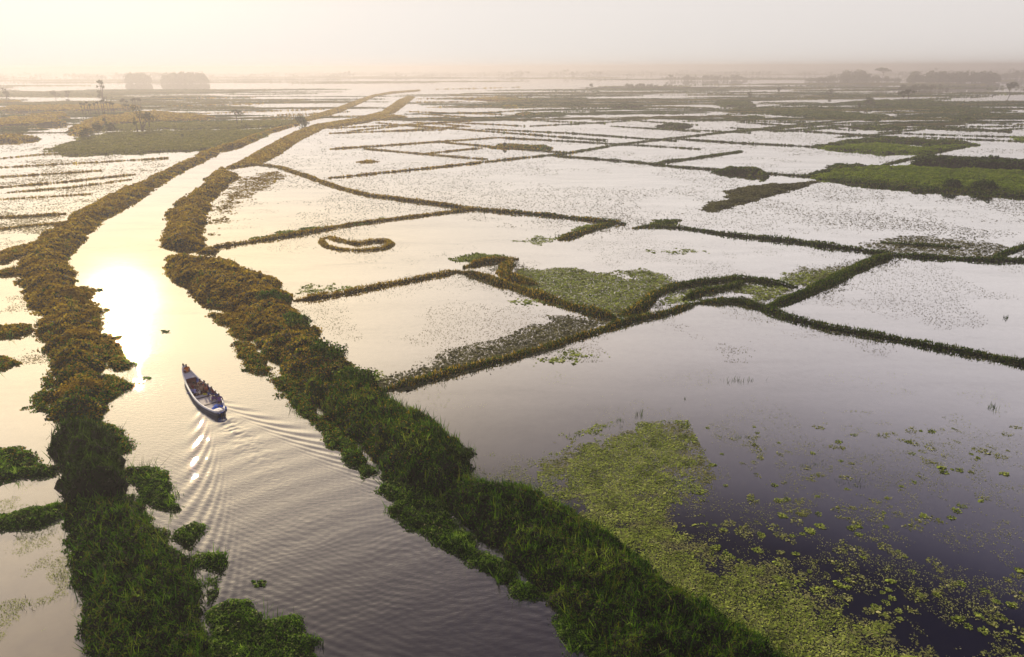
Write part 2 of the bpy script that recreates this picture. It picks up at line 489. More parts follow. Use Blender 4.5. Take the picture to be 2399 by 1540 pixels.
def green_mass(poly, hmax, edge, mat, cell=None, lump=1.6, ragged=1.2, cover=2.1, leaf=0.0031, seed=1, base=M_SOIL, up=0.55, upright=0.0, bh=0.8, sink=0.12, lmax=1.2, droop=0.15, spill=0.36, reeds=0.0):
    """returns mound part and leaf part over a ground outline"""
    poly = np.asarray(poly)
    lo, hi = poly.min(0) - ragged, poly.max(0) + ragged
    dist = np.hypot(*(poly.mean(0))) + 5
    if cell is None:
        cell = max(0.25, dist * 0.005)
    fn = height_fn(poly, hmax, edge, lump, seed, ragged)
    nx, ny = int((hi[0] - lo[0]) / cell) + 2, int((hi[1] - lo[1]) / cell) + 2
    gx, gy = np.meshgrid(lo[0] + np.arange(nx) * cell, lo[1] + np.arange(ny) * cell)
    p = np.stack((gx.ravel(), gy.ravel()), 1)
    h, d = fn(p)
    v = np.column_stack((p, np.where(d > 0, h - sink, -0.25)))
    idx = np.arange(nx * ny).reshape(ny, nx)
    f = np.stack((idx[:-1, :-1], idx[:-1, 1:], idx[1:, 1:], idx[1:, :-1]), -1).reshape(-1, 4)
    keep = (d[f] > 0).any(1)
    f = f[keep]
    used = np.unique(f)
    mp = np.zeros(len(v), dtype=int); mp[used] = np.arange(len(used))
    mound = (v[used], mp[f], base, None)
    # leaves
    area_pts = []
    cells = v[f].mean(1)[:, :2]
    dc = np.hypot(cells[:, 0], cells[:, 1], ) 
    dd = np.sqrt(dc ** 2 + CAM_H ** 2)
    s = np.clip(dd * leaf, 0.085, lmax)
    cnt = rng.poisson(cover * cell * cell / (0.5 * s * s))
    q = np.repeat(cells, cnt, 0) + (rng.random((cnt.sum(), 2)) - 0.5) * cell
    ss = np.repeat(s, cnt)
    h, d = fn(q)
    ct = fn.tint
    k = d > -spill * ragged * rng.random(len(q)) ** 2.2
    q, ss, h, d, ct = q[k], ss[k], np.maximum(h[k], 0.03), d[k], ct[k]
    e = 0.3
    hx = fn(q + np.array([e, 0]))[0]; hy = fn(q + np.array([0, e]))[0]
    n = np.column_stack((np.clip((h - hx) / e, -1.4, 1.4), np.clip((h - hy) / e, -1.4, 1.4), np.full(len(q), 1.0)))
    n = norm(norm(n) * up + rng.normal(size=n.shape) * 0.55 + np.array([0, 0, 0.12]))
    ct = np.clip(ct + rng.normal(size=len(ct)) * .24, 0, 1)
    z = h + (rng.random(len(q)) - 0.7) * 0.25 * np.minimum(1, hmax)
    z = np.maximum(z, 0.03)
    c = np.column_stack((q, z))
    size = ss * (0.6 + 0.8 * rng.random(len(q)))
    parts = []
    if upright > 0:
        u = rng.random(len(q)) < upright
        parts.append(blades(c[u] - np.array([0, 0, 0.1]), np.minimum(bh, 2.2 * size[u] + 0.25 * bh), size[u] * 0.35, mat, 0.4, ct[u]))
        c, n, size, ct = c[~u], n[~u], size[~u], ct[~u]
    dm = split_flare(c, mat)
    for k_, m_ in ((dm, M_FLARE), (~dm, mat)):
        if k_.any():
            parts.append(leaf_cards(c[k_], n[k_], size[k_], 0.62, ct[k_], m_, droop))
    if reeds > 0:                                   # taller grass tufts and broad leaved weeds standing out of the mass
        sel = c[rng.random(len(c)) < reeds]
        for tuft, m_, hh_, ww_ in ((sel[::2], mat, .5, .05), (sel[1::6], mat, .8, .03), (sel[1::2], M_HYA, .28, .09)):
            if len(tuft):
                rep = np.repeat(tuft, 9, 0) + np.column_stack((rng.normal(size=(len(tuft) * 9, 2)) * .16, np.full(len(tuft) * 9, -.12)))
                parts.append(blades(rep, hh_ * (.5 + rng.random(len(rep))), ww_ * (1 + .006 * np.hypot(rep[:, 0], rep[:, 1])), m_, .45, np.clip(np.repeat(rng.random(len(tuft)), 9) + rng.normal(size=len(rep)) * .1, 0, 1)))
    return mound, parts

N_MASS = [0]
def build_mass(name, poly, hmax, edge, mat, label, cat, kind='stuff', bank=None, blabel=None, px=True, group=None, **kw):
    N_MASS[0] += 1
    kw.setdefault('seed', 11 * N_MASS[0])
    P = gpl(poly) if px else np.asarray(poly)
    if hmax < 1.2 and 'ragged' in kw:
        kw['ragged'] = min(kw['ragged'], 1.1 * math.sqrt(max(.5, abs(float(np.sum(P[:, 0] * np.roll(P[:, 1], -1) - P[:, 1] * np.roll(P[:, 0], -1))) / 2)) / max(4., np.ptp(P[:, 0]), np.ptp(P[:, 1])) * 3))
    mound, parts = green_mass(P, hmax, edge, mat, **kw)
    if bank:
        b = link(bank, arrays_mesh(bank, [mound], smooth=True))
        tag(b, blabel, 'bank', kind='structure')
        o = link(name, arrays_mesh(name, parts))
    else:
        o = link(name, arrays_mesh(name, [mound] + parts))
    return tag(o, label, cat, group, kind)

# ------------------------------------------------------------------ river banks
def bank_between(inner, outer, y0, y1, yo0=None, yo1=None):
    a = cut(inner, y0, y1)
    b = cut(outer, yo0 if yo0 is not None else y0, yo1 if yo1 is not None else y1)
    return a + b[::-1]

BK = dict(bank='river_bank')
build_mass('bank_scrub', bank_between(RIV_R, BANK_R_OUT, 224, 400), 0.5, 1.6, M_BANK, 'far hazy scrub along the right shore where the river narrows', 'scrub', blabel='low earth bank right of the far river bend', lump=3.0, ragged=1.2, spill=.15, **BK)
build_mass('bank_scrub', bank_between(RIV_R, BANK_R_OUT, 396, 595), 1.25, 2.4, M_BANK, 'brown scrub on the right shore just above the side ditch', 'scrub', blabel='earth bank right of the sunlit river reach', lump=2.4, ragged=2.6, **BK)
build_mass('bank_scrub', bank_between(RIV_R, BANK_R_OUT, 599, 930), 1.5, 2.4, M_BANK, 'thick scrub on the right shore opposite the boat', 'scrub', blabel='earth bank right of the boat', lump=1.8, ragged=1.7, reeds=.0035, **BK)
build_mass('bank_scrub', bank_between(RIV_R, BANK_R_OUT, 880, 1172, 880, 1136), 1.6, 2.0, M_BANK, 'dark bushy scrub on the right shore below the boat', 'scrub', blabel='earth bank right of the boat wake', lump=1.4, ragged=1.2, upright=.15, reeds=.0035, **BK)
build_mass('bank_scrub', bank_between(RIV_R, BANK_R_OUT, 1168, 1710, 1128, 1710), 1.3, 1.6, M_BANK, 'dense green creeper and grass on the near right shore', 'scrub', blabel='earth bank at the near right', lump=1.0, ragged=0.9, upright=.12, reeds=.0035, **BK)
build_mass('bank_scrub', bank_between(RIV_L, BANK_L_OUT, 292, 560), 1.1, 2.5, M_BANK, 'hazy brown scrub along the left shore of the far reach', 'scrub', blabel='earth bank left of the far river reach', lump=2.6, ragged=3.0, **BK)
build_mass('bank_scrub', bank_between(RIV_L, BANK_L_OUT, 545, 992, 548, 986), 1.35, 2.2, M_BANK, 'golden brown scrub on the left shore beside the sun glitter', 'scrub', blabel='earth bank left of the sun glitter', lump=1.9, ragged=1.7, reeds=.0035, **BK)
build_mass('bank_scrub', bank_between(RIV_L, BANK_L_OUT, 1015, 1175, 1010, 1182), 2.1, 1.5, M_BUSH, 'tall dark shrubby growth on the left shore beside the wake', 'scrub', blabel='earth bank left of the wake', lump=1.5, ragged=1.0, upright=.2, reeds=.0035, **BK)
build_mass('bank_scrub', bank_between(RIV_L, BANK_L_OUT, 1160, 1710, 1178, 1710), 1.05, 1.5, M_BANK, 'low green and rusty creeper on the near left shore', 'scrub', blabel='earth bank at the near left', lump=0.9, ragged=0.9, upright=.12, reeds=.0035, **BK)

build_mass('bank_scrub', [(690, 290), (740, 279), (800, 261), (840, 244), (880, 226), (920, 219), (985, 213), (985, 211), (915, 216), (870, 224), (830, 238), (790, 253), (730, 272), (680, 284)], 0.45, 1.6, M_BANK, 'thin hazy scrub along the left shore where the river narrows', 'scrub', blabel='low earth bank left of the far river bend', lump=3.0, ragged=1.0, spill=.1, **BK)
# ------------------------------------------------------------------ floating hyacinth mats (each a raft of its own)
MATS = [
 ([(500, 738), (560, 738), (600, 770), (610, 800), (560, 800), (520, 765)], 'hyacinth mat with ragged tip off the right bank nearest the glitter'),
 ([(545, 800), (600, 805), (625, 850), (635, 880), (590, 870), (565, 840)], 'hyacinth mat between that ragged tip and the boat, right shore'),
 ([(625, 890), (690, 880), (730, 930), (760, 990), (730, 1000), (680, 960)], 'long hyacinth mat on the right shore level with the boat stern'),
 ([(740, 1000), (790, 985), (840, 1040), (870, 1080), (880, 1115), (850, 1120), (790, 1065)], 'bright green hyacinth mat on the right shore where the wake arrives'),
 ([(870, 1120), (930, 1095), (1010, 1150), (1050, 1200), (1070, 1240), (1060, 1290), (1010, 1275), (930, 1215)], 'broad dark green hyacinth mat on the right shore below the gap'),
 ([(1040, 1270), (1080, 1245), (1150, 1290), (1230, 1350), (1280, 1400), (1250, 1415), (1150, 1365), (1070, 1315)], 'narrow hyacinth mat hugging the near right bank'),
 ([(1295, 1450), (1360, 1440), (1460, 1510), (1530, 1560), (1420, 1570), (1340, 1525)], 'hyacinth mat with a pointed corner at the bottom edge'),
 ([(180, 660), (215, 690), (245, 740), (228, 770), (200, 730)], 'golden hyacinth fringe beside the brightest glitter'),
 ([(225, 780), (300, 785), (270, 805), (310, 850), (300, 868), (255, 870), (235, 830)], 'hyacinth spur reaching from the left bank into the glitter'),
 ([(245, 880), (300, 885), (328, 908), (270, 930), (248, 950)], 'pointed hyacinth spur left of the boat'),
 ([(120, 880), (70, 950), (75, 965), (120, 970)], 'small hyacinth clump on the field side of the left bank'),
 ([(225, 990), (265, 995), (312, 1030), (310, 1060), (280, 1070), (265, 1030)], 'hyacinth clump at the gap in the left bank'),
 ([(295, 1100), (345, 1095), (400, 1130), (432, 1190), (420, 1205), (350, 1195), (305, 1150)], 'leafy hyacinth mat on the left side of the wake'),
 ([(400, 1240), (455, 1225), (480, 1240), (450, 1285), (420, 1280)], 'small hyacinth clump alone beside the left bank'),
 ([(440, 1290), (530, 1295), (542, 1330), (520, 1350), (500, 1345), (470, 1325)], 'hook shaped hyacinth clump off the near left bank'),
 ([(480, 1355), (520, 1350), (518, 1400), (490, 1425)], 'narrow hyacinth strip below the hook shaped clump'),
 ([(490, 1440), (545, 1400), (600, 1420), (640, 1445), (710, 1440), (745, 1500), (750, 1570), (480, 1570)], 'large bright hyacinth mat at the bottom left'),
 ([(-40, 1060), (40, 1050), (95, 1075), (125, 1095), (118, 1115), (40, 1125), (-40, 1150)], 'yellowish weed mat in the left field beside the tall scrub'),
 ([(-40, 1215), (30, 1205), (90, 1185), (152, 1180), (155, 1212), (90, 1235), (-40, 1255)], 'dark weed mat crossing the left field to the bank'),
 ([(-40, 765), (40, 765), (85, 775), (60, 788), (-40, 800)], 'thin weed mat in the left field level with the glitter'),
 ([(-40, 845), (15, 840), (38, 855), (10, 868), (-40, 872)], 'small oval weed mat at the left edge of the picture'),
 ([(-40, 605), (30, 580), (70, 572), (60, 600), (20, 612), (-40, 628)], 'grassy weed mat joining the left bank at the picture edge'),
 ([(-40, 640), (40, 628), (45, 645), (-40, 655)], 'second thin weed strip by the left bank bend'),
]
for pl, lab in MATS:
    near = np.mean([p[1] for p in pl])
    build_mass('hyacinth_mat', pl, 0.42, 0.6, M_HYA, lab, 'floating plants', kind=None, lump=0.6, spill=.7, reeds=.002, ragged=1.25 if near > 900 else 2.0, cover=2.0, leaf=0.0028, base=M_BUSH, group='mats of floating plants along the banks', up=.6)

# ------------------------------------------------------------------ dykes between the fields
def dyke(pts, w, h, label, mat=M_DYKE, density=1.0, leaf=0.0029, name='dyke'):
    w, h = w * .70, h * .58
    N_MASS[0] += 1
    sd = 1000 + N_MASS[0] * 7
    g = gpl(pts)
    d = float(np.mean(np.hypot(g[:, 0], g[:, 1])))
    step = max(0.35, d * 0.006)
    q, tl = [], []
    for a, b in zip(g[:-1], g[1:]):
        L = np.hypot(*(b - a)); n = max(1, int(L / step))
        for k in range(n):
            q.append(a + (b - a) * k / n)
    q.append(g[-1]); q = np.array(q)
    # a little natural wander
    q = q + (np.column_stack((fbm(q[:, 0] / 9, q[:, 1] / 9, sd, 3), fbm(q[:, 0] / 9, q[:, 1] / 9, sd + 3, 3))) - 0.5) * w * 0.8
    tg = np.gradient(q, axis=0); tg /= np.hypot(tg[:, 0], tg[:, 1])[:, None] + 1e-9
    sd_v = np.column_stack((-tg[:, 1], tg[:, 0]))
    n = len(q)
    u = np.linspace(-1, 1, 7)
    ww = w * (0.35 + 1.3 * fbm(q[:, 0] / 4, q[:, 1] / 4, sd + 1, 3))
    taper = np.clip(np.minimum(np.arange(n), np.arange(n)[::-1]) / max(1.0, 2.0 / step), 0.25, 1)
    ww = ww * taper
    hh = h * (0.30 + 1.35 * fbm(q[:, 0] / 3, q[:, 1] / 3, sd + 2, 3)) * taper
    prof = np.cos(u * math.pi / 2) ** 0.7
    V = np.zeros((n, 7, 3))
    V[:, :, :2] = q[:, None, :] + sd_v[:, None, :] * (u[None, :, None] * ww[:, None, None] * 0.5)
    V[:, :, 2] = prof[None] * hh[:, None] * 0.85 - 0.12
    idx = np.arange(n * 7).reshape(n, 7)
    f = np.stack((idx[:-1, :-1], idx[:-1, 1:], idx[1:, 1:], idx[1:, :-1]), -1).reshape(-1, 4)
    # grass on it
    s0 = max(0.10, math.hypot(d, CAM_H) * leaf)
    L = step * n
    cnt = int(min(26000, density * 2.6 * L * w / (0.5 * s0 * s0)))
    i = rng.random(cnt) * (n - 1); i0 = i.astype(int); fr = i - i0
    uu = rng.uniform(-1.12, 1.12, cnt)
    c2 = q[i0] * (1 - fr)[:, None] + q[np.minimum(i0 + 1, n - 1)] * fr[:, None] + sd_v[i0] * (uu * ww[i0] * 0.5)[:, None]
    z = np.maximum(np.cos(np.clip(uu, -1, 1) * math.pi / 2) ** 0.7 * hh[i0] * (0.75 + 0.45 * rng.random(cnt)), 0.04)
    nn = norm(np.column_stack((sd_v[i0] * (uu * 0.7)[:, None], np.full(cnt, 0.7))) + rng.normal(size=(cnt, 3)) * 0.5)
    c = np.column_stack((c2, z))
    half = rng.random(cnt) < 0.4
    # loose grass and weed floating along both margins
    mc = min(9000, int(cnt * .55))
    im = (rng.random(mc) * (n - 1)).astype(int)
    off = np.abs(rng.normal(size=mc)) * w * .55 + ww[im] * .5
    off = off * np.where(rng.random(mc) < .5, 1, -1)
    mp_ = q[im] + sd_v[im] * off[:, None] + rng.normal(size=(mc, 2)) * step * .5
    mk = fbm(mp_[:, 0] / 5, mp_[:, 1] / 5, sd + 8, 3) > .50
    mp_ = mp_[mk]
    margin = leaf_cards(np.column_stack((mp_, .015 + .06 * rng.random(len(mp_)))), norm(np.array([0, 0, 1.]) + rng.normal(size=(len(mp_), 3)) * .2), s0 * rng.uniform(.5, 1.1, len(mp_)), .6, None, M_WEEDD, 0)
    parts = [margin, (V.reshape(-1, 3), f, M_SOIL, None),
             ]
    dm = split_flare(c, mat)
    for k_, m_ in ((dm, M_FLARE), (~dm, mat)):
        if (k_ & ~half).any():
            parts.append(leaf_cards(c[k_ & ~half], nn[k_ & ~half], s0 * (0.7 + 0.7 * rng.random((k_ & ~half).sum())), 0.6, None, m_, 0.1))
        if (k_ & half).any():
            parts.append(blades(c[k_ & half] - np.array([0, 0, 0.1]), min(s0 * 1.2 + 0.08, .34), s0 * 0.5, m_))
    o = link(name, arrays_mesh(name, parts))
    return tag(o, label, 'dyke', kind='structure')

D = [
 ([(600, 386), (650, 391), (720, 414), (790, 440), (860, 458), (960, 470), (1110, 490), (1280, 505), (1440, 522), (1465, 526)], 1.9, .75, 'curving dyke running from the right bank across the middle fields'),
 ([(478, 583), (600, 566), (700, 549), (830, 526), (960, 509), (1110, 491)], 1.6, .7, 'dyke from the side ditch up to the curving dyke'),
 ([(685, 706), (800, 690), (900, 671), (1000, 650), (1070, 637)], 1.4, .7, 'short dyke running from the right bank below the loop'),
 ([(1072, 637), (1150, 656), (1230, 682), (1330, 716), (1450, 749)], 2.2, .8, 'thick dyke sloping down to the centre junction'),
 ([(1080, 627), (1130, 614), (1180, 608), (1215, 607)], 2.2, .8, 'stub dyke beside the olive weed lens'),
 ([(890, 919), (1000, 890), (1100, 863), (1200, 838), (1300, 808), (1400, 777), (1470, 753), (1560, 736), (1630, 712)], 1.35, .75, 'long straight dyke in front of the drying weed'),
 ([(1630, 711), (1740, 705), (1790, 722)], 1.5, .7, 'dyke closing the small pond from below'),
 ([(1455, 741), (1510, 723), (1540, 690), (1580, 673), (1640, 665), (1730, 655), (1800, 662), (1870, 673)], 2.2, .8, 'winding dyke above the small pond'),
 ([(1600, 706), (1640, 686), (1700, 675), (1740, 660)], 2.0, .7, 'inner dyke along the upper side of the small pond'),
 ([(1640, 706), (1710, 706), (1780, 722), (1850, 745), (1950, 770), (2100, 795), (2250, 825), (2430, 862), (2640, 902), (2900, 948)], 1.5, .75, 'long dyke running off the right edge of the picture'),
 ([(1790, 717), (1850, 697), (1900, 677), (1960, 651), (2020, 622), (2082, 599)], 2.6, .8, 'broad dyke rising right from the pond'),
 ([(1482, 535), (1540, 530), (1600, 535), (1700, 550), (1850, 566), (2000, 585), (2080, 598), (2200, 605), (2320, 611), (2440, 613), (2700, 618), (3000, 630)], 1.8, .75, 'long dyke across the right middle fields'),
 ([(2325, 610), (2360, 592), (2440, 562), (2560, 530)], 1.8, .6, 'short dyke leaving the right edge upward'),
 ([(2065, 569), (2150, 575), (2250, 581)], 1.2, .5, 'short dark strip above the right dyke'),
 ([(1305, 562), (1350, 548), (1400, 533), (1440, 523)], 2.6, .7, 'thick stub dyke carrying a green crescent'),
 ([(1190, 612), (1180, 640), (1215, 655), (1262, 668)], 3.2, .8, 'hooked spur of bushes next to the olive weed'),
 ([(770, 418), (1011, 394), (1200, 373), (1334, 359), (1450, 339), (1588, 323), (1750, 305), (1900, 290), (2050, 276)], 1.5, .55, 'very long straight dyke crossing to the far right'),
 ([(1293, 365), (1492, 381), (1588, 392), (1760, 404), (1900, 415), (1950, 420)], 1.7, .6, 'dyke leading to the big green island'),
 ([(1540, 383), (1620, 372), (1740, 355)], 2.8, .6, 'thick oblique dyke in the right middle distance'),
 ([(1581, 326), (1720, 335), (1860, 342), (1930, 346)], 1.8, .6, 'dyke leading to the diamond green island'),
 ([(770, 350), (950, 338), (1165, 323)], 1.7, .5, 'faint dyke on the left of the far fields'),
 ([(852, 349), (1000, 362), (1140, 374)], 1.4, .5, 'faint crossing dyke left of the far fields'),
 ([(1031, 333), (1148, 344), (1334, 359)], 1.6, .5, 'dyke passing the brown mound'),
 ([(990, 361), (1060, 354), (1131, 347)], 1.4, .5, 'dyke touching the brown mound from below'),
 ([(1166, 323), (1320, 331), (1500, 341), (1640, 350)], 1.5, .5, 'far level dyke in the middle'),
 ([(959, 294), (1140, 308), (1423, 330)], 1.5, .5, 'far oblique dyke in the middle'),
 ([(1135, 303), (1340, 313), (1588, 331)], 1.5, .5, 'second far oblique dyke in the middle'),
 ([(770, 313), (900, 308), (1045, 304)], 1.5, .5, 'far dyke by the right bank scrub'),
 ([(770, 301), (940, 293), (1107, 284)], 1.5, .5, 'farther dyke by the right bank scrub'),
 ([(1801, 303), (1930, 311), (2062, 321)], 1.6, .6, 'dyke above the diamond green island'),
 ([(1990, 300), (2117, 292), (2260, 302), (2375, 310)], 2.0, .7, 'dark dyke at the far right'),
 ([(2066, 389), (2165, 364), (2282, 339)], 1.6, .5, 'dyke joining the two green islands'),
 ([(2179, 365), (2300, 372), (2440, 381)], 1.8, .6, 'dyke right of the diamond island'),
 ([(-40, 395), (150, 385), (395, 371)], 1.3, .4, 'first thin line of grass in the left fields'),
 ([(-40, 418), (120, 408), (240, 400)], 1.3, .4, 'second thin line of grass in the left fields'),
 ([(-40, 443), (150, 427), (316, 409)], 1.3, .4, 'third thin line of grass in the left fields'),
 ([(17, 452), (160, 440), (309, 421)], 1.0, .35, 'fourth thin line of grass in the left fields'),
 ([(-40, 470), (80, 463), (216, 455)], .9, .3, 'fifth thin line of grass in the left fields'),
 ([(-40, 376), (100, 362), (380, 350)], 1.2, .3, 'line of grass just below the left meadow'),
 ([(-40, 514), (60, 508), (154, 502)], 1.8, .4, 'thick line of grass left of the bank'),
 ([(-40, 542), (60, 531), (148, 523)], 1.2, .4, 'thin dyke meeting the left bank'),
]
for pts, w, h, lab in D:
    dyke(pts, w, h, lab, M_DYKE)
# ring shaped dyke round a small pool
dyke([(752, 560), (762, 578), (800, 586), (850, 588), (900, 583), (922, 572), (905, 564), (868, 566), (840, 573), (800, 566), (775, 555), (752, 560)], 1.7, .5, 'ring shaped dyke round a small pool', mat=M_DYKE)

# fainter far dykes in two crossing directions
FARD = [((650, 270), (820, 262)), ((1240, 296), (1500, 282)), ((1430, 296), (1640, 309)), ((1700, 282), (1950, 292)), ((2080, 312), (2399, 322)), ((2120, 300), (2399, 296)), ((2200, 285), (2399, 292)), ((1900, 252), (2120, 262)),
        ((2150, 262), (2399, 270)), ((2230, 250), (2399, 246)), ((1580, 252), (1790, 258)), ((1380, 262), (1600, 268)), ((960, 262), (1180, 268)), ((1000, 252), (1250, 246)), ((940, 240), (1100, 238)), ((1180, 278), (1420, 290)),
        ((700, 275), (900, 272)), ((1600, 285), (1880, 278)), ((2050, 278), (2300, 284)), ((1500, 300), (1760, 312)), ((380, 250), (700, 240)), ((420, 268), (760, 256)), ((350, 232), (600, 228)), ((30, 262), (160, 258)),
        ((560, 300), (690, 292)), ((600, 282), (780, 270)), ((560, 278), (740, 268)), ((2280, 275), (2420, 279)), ((2160, 322), (2420, 333)), ((1960, 322), (2110, 312)), ((880, 288), (1010, 300)), ((1060, 288), (1230, 296))]
for k, (a, b) in enumerate(FARD):
    m = ((a[0] + b[0]) / 2, (a[1] + b[1]) / 2 + rng.uniform(-1, 1))
    dyke([a, m, b], 1.5, .36, 'faint far dyke seen as a thin dark line across the pale water')

# ------------------------------------------------------------------ paler water of the left fields
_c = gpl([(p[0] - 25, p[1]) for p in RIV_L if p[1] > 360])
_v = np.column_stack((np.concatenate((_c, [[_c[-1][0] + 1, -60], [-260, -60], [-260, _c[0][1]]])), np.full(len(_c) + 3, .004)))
_o = link('pale_water', arrays_mesh('pale_water', [(_v, np.arange(len(_v))[None, ::-1], M_PALE_WATER, None)]))
tag(_o, 'pale water in the fields left of the left bank', 'water', kind='structure')

# ------------------------------------------------------------------ the finer grid of far dykes
for k in range(58):
    x, y = rng.uniform(930, 2420), 196 + 112 * rng.random() ** .8
    s_ = (y - 158) / 150
    L = rng.uniform(110, 330)
    dy = (L * .075 if k % 2 else -L * .085) * s_ * rng.uniform(.6, 1.2)
    dyke([(x - L / 2, y - dy / 2), (x, y + rng.normal() * .3), (x + L / 2, y + dy / 2)], 1.5, .34, 'faint far dyke seen as a thin dark line across the pale water')
# ------------------------------------------------------------------ meadows, islands and land strips
def wander(pts, k=5, amp=(2.2, .8)):
    out = []
    for a, b in zip(pts, pts[1:] + pts[:1]):
        for j in range(k):
            u = j / k
            s = 0 if j == 0 else 1
            L = math.hypot(b[0] - a[0], b[1] - a[1])
            s *= min(1, L / 60)
            out.append((a[0] + (b[0] - a[0]) * u + rng.normal() * amp[0] * s, a[1] + (b[1] - a[1]) * u + rng.normal() * amp[1] * s))
    return out
def land(pts, hmax, mat, label, name='land_strip', cat='land', kind='structure', **kw):
    pts = wander(pts)
    kw.setdefault('lump', 4.0); kw.setdefault('ragged', 4.5); kw.setdefault('cover', 1.6)
    return build_mass(name, pts, hmax, kw.pop('edge', 2.0), mat, label, cat, kind=kind, **kw)

land([(112, 350), (160, 335), (200, 322), (270, 312), (420, 308), (560, 305), (640, 302), (620, 320), (565, 341), (500, 350), (420, 354), (300, 360), (150, 367)], .5, M_MEADOW, 'wide green meadow left of the far river', 'meadow')
land([(180, 308), (260, 296), (330, 289), (480, 288), (600, 284), (720, 280), (700, 290), (640, 297), (480, 302), (330, 304)], .5, M_MEADOW, 'upper green meadow behind the strip of water', 'meadow')
land([(170, 300), (215, 280), (300, 268), (360, 262), (430, 270), (500, 275), (480, 283), (330, 287), (240, 296), (190, 318), (165, 315)], 1.2, M_BANK, 'scrubby ground under the tall left trees', 'land_strip')
land([(-30, 300), (-30, 285), (40, 278), (90, 270), (150, 268), (160, 276), (130, 284), (160, 292), (60, 296)], 1.6, M_BANK, 'low scrub mound at the far left')
land([(-30, 330), (-30, 322), (60, 320), (90, 326), (40, 334)], 1.2, M_BANK, 'small grass strip at the far left edge')
land([(-30, 262), (20, 252), (150, 250), (260, 247), (330, 252), (300, 259), (120, 262)], 1.5, M_BANK, 'long scrub strip behind the far left water')
land([(-30, 240), (40, 236), (50, 240), (-30, 245)], 1, M_BANK, 'thin strip at the far left edge')
# diamond island with a pond
land([(1907, 345), (1960, 335), (2010, 328), (2069, 323), (2148, 327), (2258, 335), (2282, 339), (2230, 342), (2164, 346), (2158, 338), (2080, 332), (2050, 336), (2000, 342)], .9, M_DYKE, 'grassy upper rim of the diamond island', 'island', 'island')
land([(1907, 346), (2000, 342), (2050, 337), (2130, 345), (2164, 347), (2230, 342), (2282, 340), (2220, 352), (2165, 361), (2100, 361), (2027, 357), (1960, 352)], .7, M_RICE, 'bright green field of the diamond island below its pond', 'island', 'island')
# large green island
land([(1897, 414), (1940, 402), (2050, 392), (2140, 394), (2260, 397), (2440, 406), (2440, 458), (2336, 452), (2200, 442), (2097, 432), (1976, 424), (1925, 419)], .7, M_RICE, 'big bright green field at the right edge', 'island', 'island', cover=2.2)
land([(1897, 412), (1925, 400), (1959, 390), (2027, 388), (2041, 395), (1990, 404), (1930, 414)], .9, M_DYKE, 'dark scrub at the left tip of the big green field', 'scrub', 'scrub', 'stuff', lump=2.5)
land([(1925, 418), (1976, 422), (2097, 433), (2200, 441), (2336, 452), (2440, 456), (2440, 465), (2330, 461), (2190, 452), (2090, 443), (1970, 429)], .7, M_DYKE, 'dark waterside growth along the big green field', 'scrub', 'scrub', 'stuff', lump=2.0)
h_ = [(2130, 389), (2150, 384), (2230, 386), (2330, 391), (2440, 397), (2440, 405), (2330, 400), (2230, 395), (2150, 393)]
build_mass('hedge', h_, 2.7, 1.4, M_BUSH, 'long dark clipped looking hedge behind the bright green field', 'hedge', kind=None, lump=2.0, ragged=1.5, cover=4)
land([(1650, 491), (1690, 468), (1715, 451), (1760, 439), (1877, 431), (1928, 421), (1890, 434), (1787, 461), (1674, 497)], .5, M_WEEDD, 'olive weed wedge on the right middle field', 'weed_bed', 'weed', 'stuff', cover=2.2)
land([(1676, 405), (1705, 400), (1770, 402), (1805, 409), (1790, 414), (1730, 410)], 1.5, M_DYKE, 'dark grassy islet on the right dyke', 'island', 'island')
land([(1310, 552), (1345, 533), (1400, 527), (1425, 524), (1380, 537), (1320, 557)], .25, M_WEED, 'green crescent of weed above the stub dyke', 'weed_bed', 'weed', 'stuff')
land([(1052, 607), (1100, 596), (1140, 595), (1180, 602), (1130, 612), (1080, 618)], .3, M_WEED, 'olive lens of weed above the thick dyke', 'weed_bed', 'weed', 'stuff')
land([(590, 560), (650, 545), (760, 532), (900, 514), (960, 508), (820, 528), (700, 548)], .3, M_WEED, 'thin golden strip of weed above the dyke', 'weed_bed', 'weed', 'stuff')
land([(1530, 527), (1545, 516), (1595, 514), (1585, 526)], .3, M_DYKE, 'small green lens of grass on the right dyke', 'weed_bed', 'weed', 'stuff')
